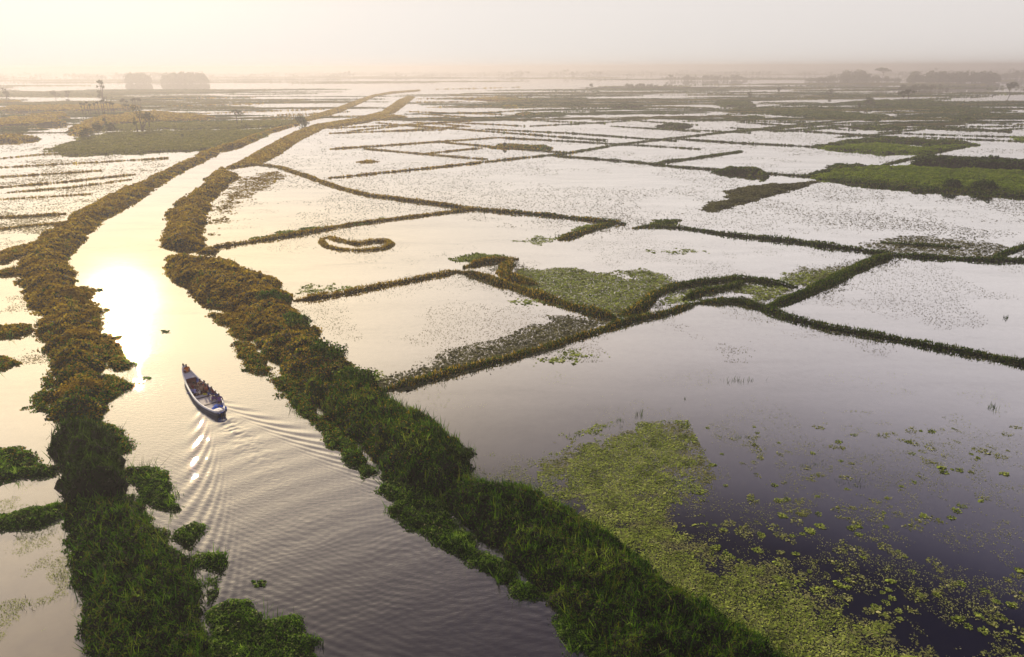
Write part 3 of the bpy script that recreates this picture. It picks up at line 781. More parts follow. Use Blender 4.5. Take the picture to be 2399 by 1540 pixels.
ISL = [([(1205, 268), (1235, 264), (1300, 266), (1330, 270), (1260, 272)], 1.0, M_DYKE, 'low green islet in the far middle'), ([(1310, 247), (1330, 243), (1360, 243), (1375, 250), (1340, 251)], 2.2, M_BUSH, 'small dark islet left of the far middle pair'), ([(1420, 248), (1470, 246), (1510, 252), (1440, 254)], 2.2, M_BUSH, 'small dark islet right of the far middle pair'), ([(1070, 231), (1200, 230), (1290, 236), (1180, 237)], 1.6, M_BANK, 'long brown scrub strip in the far middle'), ([(1545, 297), (1570, 292), (1620, 296), (1590, 301)], 2.0, M_BUSH, 'dark oval islet in the right far field'), ([(1150, 345), (1190, 338), (1270, 342), (1290, 348), (1190, 350)], 1.3, M_BANK, 'brown mound with a lone shrub in the middle fields'), ([(1773, 264), (1850, 258), (1960, 262), (2080, 270), (2050, 283), (1950, 277), (1850, 270)], 1.0, M_DYKE, 'long green island in the right distance'), ([(1976, 242), (2050, 236), (2200, 238), (2230, 246), (2100, 251)], 1.6, M_DYKE, 'green island under the far right trees'), ([(1672, 244), (1700, 239), (1760, 240), (1767, 249), (1700, 251)], 1.8, M_DYKE, 'dark islet at right with low bushes'), ([(1740, 275), (1770, 273), (1790, 277), (1760, 280)], 1.3, M_DYKE, 'tiny dark islet in the right distance'), ([(2225, 280), (2260, 275), (2290, 278), (2260, 283)], 1.5, M_DYKE, 'tiny islet at the far right'), ([(1170, 250), (1200, 247), (1220, 250), (1195, 253)], 1.4, M_BANK, 'small brown islet in the far middle'), ([(1990, 300), (2060, 296), (2120, 300), (2060, 305)], 1.2, M_DYKE, 'low dark islet above the diamond island'), ([(2380, 322), (2440, 322), (2440, 332), (2390, 331)], .8, M_RICE, 'small green patch at the far right edge'), ([(840, 380), (860, 377), (880, 379), (860, 382)], .6, M_BANK, 'small weed islet in the left middle field'), ([(860, 276), (900, 272), (950, 272), (940, 278), (880, 282)], 1.4, M_BANK, 'scrub tongue beside the right bank in the distance'), ([(2100, 250), (2260, 252), (2380, 262), (2240, 262)], .8, M_DYKE, 'thin green bar at the far right')]
for p, h, m, lab in ISL:
    land(wander(p, 5, (5, .9)), h * .5, m, lab, 'island', 'island', lump=3.0, ragged=4.0, cover=2.0)

# distant land strips: level bars of scrub that thicken toward the horizon
RIVER_FAR = gpl([(880, 205), (1160, 190), (1160, 215), (960, 235), (880, 262), (640, 350), (560, 345), (700, 285), (860, 230)])
def strip(cx, cy, L, wid, ang, h, mat):
    a = np.array([math.cos(ang), math.sin(ang)]); b = np.array([-a[1], a[0]])
    n = 26
    u = np.linspace(-1, 1, n)
    top = [np.array([cx, cy]) + a * L * .5 * x + b * wid * .5 * (1 - abs(x) ** 2.5) * rng.uniform(.5, 1.2) for x in u]
    bot = [np.array([cx, cy]) + a * L * .5 * x - b * wid * .5 * (1 - abs(x) ** 2.5) * rng.uniform(.5, 1.2) for x in u[::-1]]
    m = n // 2
    mid = np.array([np.array([cx, cy]) + a * L * .5 * x for x in u])
    T, B = np.array(top), np.array(bot)[::-1]
    hh = h * (1 - np.abs(u) ** 4) * rng.uniform(.35, 1.1, n)
    V = np.concatenate((np.column_stack((T, np.full(n, -.1))), np.column_stack((mid + b * wid * .2, hh)), np.column_stack((mid - b * wid * .2, hh * rng.uniform(.7, 1, n))), np.column_stack((B, np.full(n, -.1)))))
    F = []
    for r in range(3):
        for i in range(n - 1):
            F.append((r * n + i, (r + 1) * n + i, (r + 1) * n + i + 1, r * n + i + 1))
    parts = [(V, np.array(F)[:, ::-1], mat, None)]
    dd = math.hypot(cx, cy)
    k = int(min(260, 40 + L * 2))
    uu = rng.uniform(-.95, .95, k); vv = rng.uniform(-.45, .45, k)
    c = np.array([cx, cy]) + a * (uu * L * .5)[:, None] + b * (vv * wid * (1 - np.abs(uu) ** 2.5))[:, None]
    c3 = np.column_stack((c, h * rng.uniform(.1, 1.0, k)))
    parts.append(leaf_cards(c3, norm(rng.normal(size=(k, 3)) + np.array([0, -.4, .5])), min(2.6, dd * .0014) * rng.uniform(.7, 1.6, k), .6, None, mat, .1))
    o = link('land_strip', arrays_mesh('land_strip', parts))
    return tag(o, 'far bar of scrubby land between sheets of pale water', 'land', kind='structure')
ns = 0
while ns < 280:
    mid = ns < 225
    dist = math.exp(rng.uniform(math.log(400), math.log(1150))) if mid else math.exp(rng.uniform(math.log(950), math.log(5000)))
    az = rng.uniform(-.68, .66)
    cx, cy = dist * math.sin(az), dist * math.cos(az)
    p = np.array([[cx, cy]])
    if dist < 480 and az > -.36 and rng.random() < .6:
        continue
    if poly_dist(p, RIVER_FAR)[0] < dist * .045 or inside(p, RIVER_FAR)[0]:
        continue
    far = min(1, dist / 2500)
    if mid:
        w_ = rng.uniform(.003, .013) * dist if rng.random() < .75 else rng.uniform(.012, .03) * dist
        strip(cx, cy, rng.uniform(.07, .34) * dist, w_, rng.normal() * .13 + (0.06 if az > 0 else -.03), rng.uniform(.3, .9), M_DYKE if rng.random() < .5 else M_FARLAND)
    else:
        strip(cx, cy, rng.uniform(.05, .22) * dist * (1 + far), rng.uniform(.008, .035) * dist * (.25 + .5 * far), rng.normal() * .12, rng.uniform(.4, 1.1) + 1.4 * far, M_TREE if rng.random() < .25 else M_FARLAND)
    ns += 1

# ------------------------------------------------------------------ floating weed sheets
def weed_sheet(polys, cell, thr, mat, label, name='floating_weed', scale=2.0, z=0.012, fade=3.0, seed=3, jitter=.5, lift=.03):
    parts = []
    for pl in polys:
        P = gpl(pl)
        lo, hi = P.min(0) - 1, P.max(0) + 1
        nx, ny = int((hi[0] - lo[0]) / cell) + 1, int((hi[1] - lo[1]) / cell) + 1
        gx, gy = np.meshgrid(lo[0] + np.arange(nx) * cell, lo[1] + np.arange(ny) * cell)
        q = np.stack((gx.ravel(), gy.ravel()), 1) + (rng.random((nx * ny, 2)) - .5) * cell * jitter * 2
        d = signed(q, P)
        n = fbm(q[:, 0] / scale, q[:, 1] / scale, seed, 4)
        k = np.clip((d + fade) / (2 * fade), 0, 1) + (n - .5) * 1.6 + (rng.random(len(q)) - .5) * .35 > thr
        k &= d > -fade
        q = q[k]
        c = np.column_stack((q, z + rng.random(len(q)) * lift))
        nn = norm(np.array([0, 0, 1.0]) + rng.normal(size=(len(q), 3)) * .16)
        parts.append(leaf_cards(c, nn, cell * np.clip(rng.lognormal(.12, .45, len(q)), .4, 3.2), .7, np.clip(fbm(q[:, 0] / .8, q[:, 1] / .8, seed + 3, 3) * .9 + .05 + rng.normal(size=len(q)) * .2, 0, 1), mat, 0))
    o = link(name, arrays_mesh(name, parts))
    return tag(o, label, 'water weed', kind='stuff')

weed_sheet([[(1330, 1090), (1360, 1060), (1400, 1035), (1500, 1012), (1590, 1000), (1612, 1050), (1585, 1125), (1540, 1180), (1550, 1232), (1500, 1255), (1440, 1245), (1380, 1205), (1300, 1165)]], .085, .40, M_WEED, 'pale green carpet of weed in the near right field', fade=2.8, scale=1.1)
weed_sheet([[(1440, 1250), (1520, 1240), (1560, 1300), (1640, 1320), (1720, 1345), (1850, 1395), (1950, 1455), (2060, 1510), (2180, 1580), (1850, 1580), (1700, 1470), (1560, 1370), (1490, 1310)]], .078, .38, M_WEED, 'broad weed carpet lying against the near right bank', fade=2.2, scale=.9)
weed_sheet([[(1230, 640), (1300, 632), (1420, 640), (1470, 648), (1520, 640), (1560, 660), (1530, 690), (1500, 715), (1455, 738), (1380, 722), (1260, 678)]], .2, .34, M_WEED, 'olive weed filling the corner left of the winding dyke', fade=2.5, scale=4)
weed_sheet([[(880, 905), (960, 880), (1050, 845), (1080, 822), (1180, 805), (1240, 782), (1300, 745), (1380, 745), (1440, 758), (1380, 780), (1290, 808), (1190, 836), (1060, 870), (950, 900)]], .2, .30, M_WEEDD, 'greyish drying weed along the long straight dyke', fade=1.6, scale=3)
weed_sheet([[(1840, 655), (1870, 636), (1960, 630), (2000, 628), (1960, 648), (1890, 672)], [(1720, 668), (1790, 668), (1840, 680), (1810, 700), (1745, 712), (1760, 695)], [(1560, 690), (1610, 676), (1650, 672), (1610, 700), (1560, 722)], [(1640, 682), (1700, 672), (1690, 690), (1640, 702)]], .25, .5, M_WEED, 'thin weed round the small pond', fade=1.5, scale=2)
weed_sheet([[(2060, 568), (2150, 556), (2240, 562), (2350, 580), (2320, 604), (2200, 600), (2080, 588), (1980, 575)]], .28, .40, M_WEEDD, 'weed in the corner above the right dyke', fade=3, scale=5)
weed_sheet([[(680, 690), (720, 672), (790, 668), (830, 676), (760, 690)], [(1200, 700), (1260, 700), (1300, 712), (1230, 712)], [(1205, 565), (1270, 555), (1320, 560), (1260, 573)], [(1530, 588), (1600, 585), (1640, 590), (1570, 598)], [(1270, 840), (1340, 825), (1420, 835), (1380, 855), (1300, 858)], [(830, 860), (870, 858), (910, 880), (880, 900)]], .26, .62, M_WEED, 'scattered thin weed patches in the middle fields', fade=2.0, scale=2)
weed_sheet([[(480, 560), (500, 480), (560, 420), (640, 400), (700, 410), (640, 430), (560, 480), (530, 540)]], .4, .76, M_FLARE, 'thin brownish weed behind the right bank', fade=3, scale=2.5)

weed_sheet([[(1330, 1090), (1360, 1060), (1400, 1035), (1500, 1012), (1590, 1000), (1612, 1050), (1585, 1125), (1540, 1180), (1550, 1232), (1500, 1255), (1440, 1245), (1380, 1205), (1300, 1165)], [(1440, 1250), (1520, 1240), (1560, 1300), (1640, 1320), (1720, 1345), (1850, 1395), (1950, 1455), (2060, 1510), (2180, 1580), (1850, 1580), (1700, 1470), (1560, 1370), (1490, 1310)]], .095, .30, M_DUCK, 'thin pale duckweed film between the leaves of the weed carpet', fade=2.4, scale=2.2, z=.006, lift=.004)
weed_sheet([[(1230, 640), (1300, 632), (1420, 640), (1470, 648), (1520, 640), (1560, 660), (1530, 690), (1500, 715), (1455, 738), (1380, 722), (1260, 678)], [(1720, 668), (1790, 668), (1840, 680), (1810, 700), (1745, 712), (1760, 695)], [(1840, 655), (1870, 636), (1960, 630), (2000, 628), (1960, 648), (1890, 672)]], .17, .30, M_DUCK, 'thin duckweed film in the corner by the winding dyke', fade=2.4, scale=4, z=.006, lift=.004)
weed_sheet([[(880, 905), (960, 880), (1050, 845), (1080, 822), (1180, 805), (1240, 782), (1300, 745), (1380, 745), (1440, 758), (1380, 780), (1290, 808), (1190, 836), (1060, 870), (950, 900)]], .16, .26, M_WEEDD, 'dense bed of drying weed lying along the long straight dyke', fade=1.4, scale=4, z=.006, lift=.004)
# fields flecked with floating leaves and stubble
def flecks(n, yr, xr, size, mat, label, clump, thr, seed, elong=1.0):
    y = rng.uniform(yr[0], yr[1], n * 4); x = rng.uniform(xr[0], xr[1], n * 4)
    g = np.array([gp(a, b) for a, b in zip(x, y)])
    nz = fbm(g[:, 0] / clump, g[:, 1] / clump, seed, 4)
    ed = np.minimum((y - yr[0]), (yr[1] - y)) / (.3 * (yr[1] - yr[0])); ex = np.minimum(x - xr[0], xr[1] - x) / 160
    soft = (1 - np.clip(ed, 0, 1)) * .16 + (1 - np.clip(ex, 0, 1)) * .12
    k = (nz + rng.normal(size=len(nz)) * .03 > thr + soft) & ~inside(g, RIVER_POLY)
    g = g[k][:n]
    d = np.hypot(g[:, 0], g[:, 1])
    c = np.column_stack((g, .012 + .02 * rng.random(len(g))))
    nn = norm(np.array([0, 0, 1.0]) + rng.normal(size=(len(g), 3)) * .1)
    o = link('floating_leaves', arrays_mesh('floating_leaves', [leaf_cards(c, nn, size * rng.uniform(.35, 1.25, len(g)) * (.4 + d / 160), .6, None, mat, 0)]))
    return tag(o, label, 'water weed', kind='stuff')
flecks(34000, (215, 560), (-20, 2420), .28, M_DEBRIS, 'fine dark flecks of weed on the middle and far fields', 16, .49, 5)
flecks(3600, (425, 560), (1350, 2420), .26, M_DEBRIS, 'dense dark flecks on the field below the green island', 12, .45, 15)
flecks(19000, (480, 850), (500, 2420), .17, M_DEBRIS, 'olive flecks of weed on the central fields', 7, .52, 25)
flecks(9000, (345, 640), (-20, 400), .3, M_DEBRIS, 'fine weed on the far left fields', 9, .48, 85)
flecks(6000, (360, 1000), (-20, 160), .2, M_DEBRIS, 'streaky weed on the left fields', 5, .52, 35)
flecks(5000, (860, 1200), (930, 2420), .11, M_PAD, 'loose pale leaves on the right field', 4, .52, 45)
flecks(6000, (1100, 1570), (-20, 200), .10, M_WEED, 'yellow flecks of weed on the near left field', 2, .48, 55)
flecks(12000, (960, 1660), (1440, 2600), .13, M_PAD, 'loose small leaves between the lily rafts', 1.1, .52, 65)
flecks(1500, (1040, 1200), (1080, 1420), .14, M_WEED, 'loose weed right of the bushy bank', 2.5, .48, 75)

# ------------------------------------------------------------------ rafts of lily leaves, each its own
def raft_mesh(k):
    n = int(rng.integers(16, 60))
    R = rng.uniform(.2, .5)
    a = rng.random(n) * 2 * math.pi; r = R * np.sqrt(rng.random(n)) * rng.uniform(.7, 1.1, n)
    c = np.column_stack((r * np.cos(a) * rng.uniform(1, 1.6), r * np.sin(a), rng.uniform(.008, .05, n)))
    V, F = [], []
    for i in range(n):
        rad = min(.1, .034 * rng.lognormal(0, .45)); ph = rng.random() * 6.28
        tl = rng.normal(size=2) * .25
        ring = [(c[i, 0] + rad * math.cos(ph + j * math.pi / 3), c[i, 1] + rad * math.sin(ph + j * math.pi / 3), c[i, 2] + rad * (tl[0] * math.cos(ph + j * math.pi / 3) + tl[1] * math.sin(ph + j * math.pi / 3))) for j in range(6)]
        F.append(list(range(len(V), len(V) + 6))); V += ring
    V.append((0, 0, -.12)); hub = len(V) - 1              # stems down to one root, under water
    ST = [(hub, 6 * i, 6 * i + 1) for i in range(n)]
    m = M_PAD if k % 3 else M_WEED
    fs = np.array(F); V = np.array(V)
    me = bpy.data.meshes.new('lily_raft')
    me.from_pydata(V.tolist(), [], [list(f) for f in F] + [list(f) for f in ST])
    me.materials.append(m)
    at = me.attributes.new('tint', 'FLOAT', 'FACE')
    at.data.foreach_set('value', np.concatenate((rng.random(n), np.full(n, .2))).astype(np.float32))
    return me
RAFTS = [raft_mesh(k) for k in range(14)]
made, tries = 0, 0
while made < 280 and tries < 6000:
    tries += 1
    y = 1000 + 570 * rng.random(); x = rng.uniform(1480, 2440)
    if x < 1560 + max(0, (y - 1240)) * 1.9 or (x < 1640 and y < 1260):
        continue
    g = gp(x, y)
    if fbm(np.array([g[0] / 5]), np.array([g[1] / 5]), 91, 2)[0] < .36:
        continue
    o = link('lily_raft', RAFTS[int(rng.integers(0, 14))])
    o.location = (g[0], g[1], .006)
    o.rotation_euler = (0, 0, rng.random() * 6.28)
    s = rng.uniform(.5, 1.15)
    o.scale = (s, s, s)
    tag(o, 'small raft of yellow green floating leaves on the dark near right water', 'lily raft', 'rafts of floating leaves in the near right field')
    made += 1
# ------------------------------------------------------------------ reed tufts standing in the water
def rooted(name, part, z=-.2):
    """one connected plant: every leaf runs down to a common root under water"""
    v, f, m, tint = part
    n = len(v)
    me = bpy.data.meshes.new(name)
    me.from_pydata(v.tolist() + [(0, 0, z)], [], f.tolist() + [(n, int(q[0]), int(q[1])) for q in f])
    me.materials.append(m)
    at = me.attributes.new('tint', 'FLOAT', 'FACE')
    at.data.foreach_set('value', np.concatenate((tint, tint)).astype(np.float32))
    return me

def reed_tuft(x, y, rad, h, n, label, elong=(1, 1)):
    g = gp(x, y)
    c = np.column_stack((rng.normal(size=n) * rad * elong[0], rng.normal(size=n) * rad * elong[1], np.full(n, -.05)))
    d = math.hypot(*g)
    o = link('reed_tuft', rooted('reed_tuft', blades(c, h, max(.03, d * .0007), M_BUSH, .3), -.35))
    o.location = (g[0], g[1], 0)
    tag(o, label, 'reeds', 'reed tufts standing in the fields')
for a in [(1728, 892, .35, .35, 40, 'short row of dark reeds alone in the right field', (2.4, .6)), (1497, 972, .14, .45, 16, 'dark reed tuft above the pale weed carpet', (1, 1)), (1455, 985, .16, .25, 16, 'smaller reed tuft left of the dark one', (1, 1)), (2328, 955, .16, .4, 18, 'round reed tuft near the right edge', (1, 1)),
          (1425, 1000, .3, .22, 24, 'low line of reeds along the top of the weed carpet', (2, .4)), (1720, 1025, .25, .2, 24, 'low reeds right of the weed carpet', (2, .5)), (1355, 1020, .22, .2, 20, 'thin reeds left of the weed carpet', (1.5, .5)), (1605, 935, .06, .3, 6, 'two or three reed stems in the right field', (1, 1)),
          (1990, 1130, .3, .18, 30, 'dark streak of reeds among the lily leaves', (2, .8)), (1900, 1090, .3, .18, 30, 'second dark streak of reeds left of the first', (2, .8)), (340, 1100, .2, .8, 26, 'tall reed tuft rising from the left hyacinth mat', (1, 1)), (2010, 1140, .2, .16, 20, 'dark floating twig with reeds in the lily water', (1.5, .5)),
          (2355, 745, .2, .35, 18, 'faint reed tuft in the far right field', (1.4, 1)), (60, 1420, .25, .3, 24, 'sparse reeds in the near left field', (2, 1)), (140, 1350, .2, .3, 20, 'sparse reeds by the near left bank', (1, 1)), (700, 1452, .15, .4, 16, 'reed stems at the tip of the bottom hyacinth mat', (1, 1)),
          (1040, 905, .1, .3, 8, 'bent reed stems below the long straight dyke', (2, 1)), (1930, 765, .1, .3, 8, 'dry stems leaning out of the right dyke', (2, 1))]:
    reed_tuft(*a)
for x, y, lab in ((345, 887, 'dark floating plant left of the boat'), (388, 778, 'tiny floating plant in the bright river'), (560, 806, 'tiny floating plant right of the boat'), (575, 870, 'tiny floating leaf clump near the right bank'), (607, 1372, 'yellowish weed floating in the near river'), (235, 680, 'tiny leaf clump at the edge of the glitter')):
    g = gp(x, y)
    n = 26
    c = np.column_stack((rng.normal(size=(n, 2)) * (.22, .12), rng.uniform(.02, .12, n)))
    o = link('floating_plant', rooted('floating_plant', leaf_cards(c, norm(np.array([0, 0, 1.]) + rng.normal(size=(n, 3)) * .4), rng.uniform(.15, .3, n), .6, None, M_HYA, 0), -.2))
    o.location = (g[0], g[1], .06)
    tag(o, lab, 'floating plant', 'single plants drifting on the river')

# ------------------------------------------------------------------ trees and bushes
def limb(a, b, r0, r1, seg=6):
    a, b = np.array(a, float), np.array(b, float)
    ax = b - a; ax /= np.linalg.norm(ax) + 1e-9
    s = np.cross(ax, [0.3, 0.9, 0.1]); s /= np.linalg.norm(s)
    u = np.cross(ax, s)
    an = np.arange(seg) * 2 * math.pi / seg
    ring = lambda c, r: c + (np.cos(an)[:, None] * s + np.sin(an)[:, None] * u) * r
    v = np.concatenate((ring(a, r0), ring((a + b) / 2 + (rng.random(3) - .5) * r0, (r0 + r1) / 2), ring(b, r1)))
    f = [(k * seg + j, k * seg + (j + 1) % seg, (k + 1) * seg + (j + 1) % seg, (k + 1) * seg + j) for k in range(2) for j in range(seg)]
    return v, f

def tree(x, y, h, spread, trunk, label, group, clumps=9, leaf=None, shape='round', cat='tree', name='tree', mat=M_TREE, stems=1, dens=1.0):
    g = gp(x, y)
    d = math.hypot(*g)
    root = empty(name, (g[0], g[1], 0))
    tag(root, label, cat, group)
    V, F, off = [], [], 0
    def add(a, b, r0, r1):
        nonlocal off
        v, f = limb(a, b, r0, r1)
        V.append(v); F.append(np.array(f) + off); off += len(v)
    cl = []
    r0 = h * .028 + .05
    for s in range(stems):
        bx, by = (0, 0) if stems == 1 else (rng.normal() * spread * .35, rng.normal() * spread * .35)
        hh = h * (1 if s == 0 else rng.uniform(.65, .95))
        top = np.array([bx + rng.normal() * spread * .08, by + rng.normal() * spread * .08, hh * trunk])
        add((0, 0, -.3), top, r0, r0 * .6)
        for k in range(max(3, clumps // stems)):
            an = rng.random() * 6.283
            if shape == 'umbrella':
                rr = spread * .5 * math.sqrt(rng.random()); zz = hh * (.98 - .16 * (rr / (spread * .5)) ** 2 - .08 * rng.random())
            elif shape == 'column':
                rr = spread * .5 * math.sqrt(rng.random()) * .8; zz = hh * rng.uniform(trunk, .95)
            elif shape == 'palm':
                rr = spread * .2 * rng.random(); zz = hh * .95
            else:
                zf = rng.uniform(0, 1); rr = spread * .5 * math.sqrt(rng.random()) * (1 - .55 * abs(zf - .4) ** 1.3 * 1.6); zz = hh * (trunk + (1 - trunk) * (.12 + .8 * zf))
            c = np.array([bx + math.cos(an) * rr, by + math.sin(an) * rr, zz])
            add(top * .97, c, r0 * .4, r0 * .1)
            cl.append(c)
    tr = link('trunk', arrays_mesh('trunk', [(np.concatenate(V), np.concatenate(F), M_BARK, None)], smooth=True), root)
    ls = leaf or max(.22, d * .0016)
    cr = spread * (.25 if clumps > 5 else .32)
    parts = []
    for c in cl:
        n = int(np.clip(dens * 9 * (cr / ls) ** 2, 20, 160))
        v = rng.normal(size=(n, 3)); v = norm(v) * (rng.random(n) ** .5)[:, None]
        sc = np.array([1, 1, .38 if shape == 'umbrella' else .75]) * cr * rng.uniform(.65, 1.2)
        q = c + v * sc
        nn = norm(v * .8 + rng.normal(size=(n, 3)) * .6 + np.array([0, 0, .35]))
        parts.append(leaf_cards(q, nn, ls * rng.uniform(.7, 1.4, n), .65, None, mat, .1))
    link('crown', arrays_mesh('crown', parts), root)
    return root

LG = 'trees on the hazy left plain'
RG = 'trees on the right plain'
PX = lambda y: math.hypot(math.hypot(*gp(1200, y)), CAM_H) / FPX     # metres per survey pixel
def T(x, yb, yt, wpx, trunk, label, group, **kw):
    s = PX(yb)
    return tree(x, yb, (yb - yt) * s, wpx * s, trunk, label, group, **kw)
T(229, 313, 288, 23, .25, 'round dark tree left of its twin beside the white water gap', LG, clumps=14)
T(258, 313, 291, 27, .22, 'round dark tree right of its twin on the meadow edge', LG, clumps=14)
T(208, 325, 303, 30, .15, 'low spreading bush left of the round twin trees', LG, clumps=10)
T(333, 308, 252, 40, .5, 'tall thin hazy tree with open crown behind the meadow', LG, clumps=12, stems=3, dens=.5)
T(350, 300, 262, 22, .55, 'slim leaning tree just right of the tall open one', LG, clumps=7, dens=.6)
T(322, 312, 275, 14, .5, 'slim bare looking tree just left of the tall open one', LG, clumps=5, dens=.5)
T(248, 300, 262, 14, .3, 'narrow hazy tree above the round twins', LG, clumps=6, dens=.7, shape='column')
T(556, 292, 255, 16, .55, 'left one of two thin trees on the meadow strip', LG, clumps=6, dens=.7)
T(567, 292, 261, 13, .55, 'right one of two thin trees on the meadow strip', LG, clumps=5, dens=.7)
T(242, 238, 190, 22, .12, 'tall hazy columnar tree on the far left plain', LG, clumps=14, shape='column')
T(18, 238, 206, 17, .15, 'hazy tree at the far left edge', LG, clumps=8, shape='column')
T(131, 232, 212, 20, .2, 'small hazy round tree left of the columnar one', LG, clumps=8)
T(160, 230, 214, 14, .2, 'smallest hazy round tree on the far left', LG, clumps=6)
for k, (x, yb, yt) in enumerate([(194, 268, 243), (201, 270, 244), (209, 270, 240), (214, 272, 246), (224, 268, 244), (232, 268, 240), (241, 266, 238), (246, 268, 236), (254, 266, 240), (262, 266, 241), (268, 268, 243), (287, 256, 236), (292, 256, 234), (299, 258, 238), (312, 254, 234), (318, 254, 232), (325, 252, 233), (331, 254, 234), (295, 262, 246), (303, 262, 247)]):
    T(x, yb, yt, 9, .6, 'thin bare stemmed tree in the row behind the left water', 'row of thin trees behind the left water', clumps=4, dens=.7, shape='palm')
T(707, 296, 277, 34, .1, 'dense low tree at the left river mouth', LG, clumps=12, mat=M_BUSH)
T(430, 323, 314, 9, .1, 'lone reddish bush in the middle of the left meadow', LG, clumps=5)
T(2064, 190, 165, 22, .6, 'lone umbrella tree rising above the right woods', RG, clumps=14, shape='umbrella')
T(2113, 243, 217, 20, .5, 'left one of two dark trees on the far right island', RG, clumps=8, shape='umbrella')
T(2127, 243, 214, 20, .5, 'right one of two dark trees on the far right island', RG, clumps=8, shape='umbrella')
T(2366, 222, 195, 24, .4, 'dark spreading tree near the right edge', RG, clumps=10)
T(1942, 224, 211, 14, .15, 'small round tree alone on the right plain', RG, clumps=7)
T(1757, 232, 215, 14, .2, 'small dark tree left on the right plain', RG, clumps=7)
T(1822, 217, 206, 13, .2, 'faint small tree on the right plain', RG, clumps=6)
T(2035, 246, 230, 24, .12, 'low dark bush on the left end of the far right island', RG, clumps=8)
T(2012, 252, 243, 10, .1, 'smallest dark bush before the far right island', RG, clumps=5)
T(1182, 346, 336, 8, .4, 'shrub on the brown mound in the middle fields', RG, clumps=5)
T(1940, 400, 387, 14, .3, 'dead looking pale shrub at the left tip of the big green field', RG, clumps=5, dens=.4)
T(2230, 443, 423, 40, .08, 'left one of two rounded bushes at the edge of the big green field', RG, clumps=16, mat=M_BUSH)
T(2308, 447, 425, 52, .08, 'right larger rounded bush at the edge of the big green field', RG, clumps=20, mat=M_BUSH)
T(1240, 232, 222, 18, .15, 'small brown bush on the far middle strip', RG, clumps=6)
T(1570, 189, 178, 16, .2, 'faint far tree right of the middle', RG, clumps=6)
T(1385, 205, 198, 12, .2, 'faint low bush in the far middle', RG, clumps=5)
T(1235, 1180, 1135, 45, .08, 'dark spiky bush at the head of the near right bank', RG, clumps=8, mat=M_BUSH, name='bush', cat='bush')
for x, yb, w, hp, lab in ((1000, 1085, 120, 95, 'big dark bush on the right bank below the boat'), (1075, 1090, 70, 70, 'dark bush at the water end of the right bank'), (835, 905, 85, 75, 'dark bush at the meeting of bank and long dyke'), (760, 845, 90, 75, 'green bush halfway along the right bank'), (640, 715, 70, 50, 'golden bush on the right bank below the side ditch'), (690, 775, 80, 60, 'bush on the right bank level with the glitter'),
                      (215, 1120, 110, 80, 'tall dark bush on the left bank'), (190, 1060, 80, 50, 'bush behind the tall dark bush on the left bank'), (150, 700, 70, 40, 'golden bush on the left bank beside the glitter'), (185, 800, 70, 45, 'brown bush on the left bank above the spurs'), (190, 930, 90, 55, 'bush at the lower end of the left bank section')):
    T(x, yb, yb - hp * .55, w, .1, lab, 'bushes on the river banks', clumps=22, mat=M_BUSH if yb > 940 else (M_FLARE if x < 300 else M_BANK), name='bush', cat='bush', leaf=PX(yb) * FPX * .0036, dens=.9)

# ------------------------------------------------------------------ distant woods
def wood(x0, x1, yb, hpx, label, n, depth=60, solid=1.0, taper=.15):
    parts = []
    s = PX(yb)
    for k in range(n):
        x = rng.uniform(x0, x1); u = (x - x0) / (x1 - x0)
        g = gp(x, yb); dr = g / np.hypot(*g)
        g = g + dr * rng.uniform(0, depth)
        hh = hpx * s * rng.uniform(.5, 1.12) * min(1, .45 + min(u, 1 - u) / max(taper, .01) * .55)
        m = int(60 * solid)
        v = norm(rng.normal(size=(m, 3))) * (rng.random(m) ** .45)[:, None]
        q = np.array([g[0], g[1], hh * .5]) + v * np.array([hh * .42, hh * .42, hh * .52])
        q[:, 2] = np.maximum(q[:, 2], .2)
        parts.append(leaf_cards(q, norm(v + rng.normal(size=(m, 3)) * .5), hh * .2 * rng.uniform(.7, 1.4, m), .7, None, M_WOOD_FAR, .1))
    o = link('distant_wood', arrays_mesh('distant_wood', parts))
    return tag(o, label, 'wood', kind='stuff')
wood(298, 352, 197, 25, 'square hazy wood on the left horizon', 70, taper=.05)
wood(378, 488, 197, 26, 'longer hazy wood on the left horizon', 120, taper=.12)
wood(1885, 2110, 193, 16, 'low hazy wood on the right horizon', 150, taper=.4)
wood(1965, 2045, 190, 20, 'taller crowns within the low right wood', 40)
wood(2125, 2340, 195, 21, 'long level wood at the right horizon', 170, taper=.05)
wood(2090, 2220, 214, 12, 'nearer dark thicket on the right plain', 50)
wood(1570, 1760, 189, 11, 'faint thicket right of the middle horizon', 70)
wood(1450, 1580, 206, 8, 'dark low thicket in the far middle', 50)
wood(2340, 2420, 185, 14, 'faint wood at the right picture edge', 40)
parts = []
for k in range(1500):
    dist = rng.uniform(2300, 7000); az = rng.uniform(-.75, .75)
    hh = rng.uniform(5, 15) * (.5 + 1.0 * vnoise(np.array([az * 14.0]), np.array([dist / 900]), 3)[0])
    m = 14
    v = norm(rng.normal(size=(m, 3))) * (rng.random(m) ** .4)[:, None]
    q = np.array([dist * math.sin(az), dist * math.cos(az), hh * .5]) + v * np.array([hh * 2.6, hh, hh * .5])
    q[:, 2] = np.maximum(q[:, 2], .3)
    parts.append(leaf_cards(q, norm(v + rng.normal(size=(m, 3)) * .5), hh * .6 * rng.uniform(.7, 1.4, m), .7, None, M_WOOD_FAR, .05))
tag(link('horizon_wood', arrays_mesh('horizon_wood', parts)), 'scattered far woods fading into the haze along the horizon', 'wood', kind='stuff')

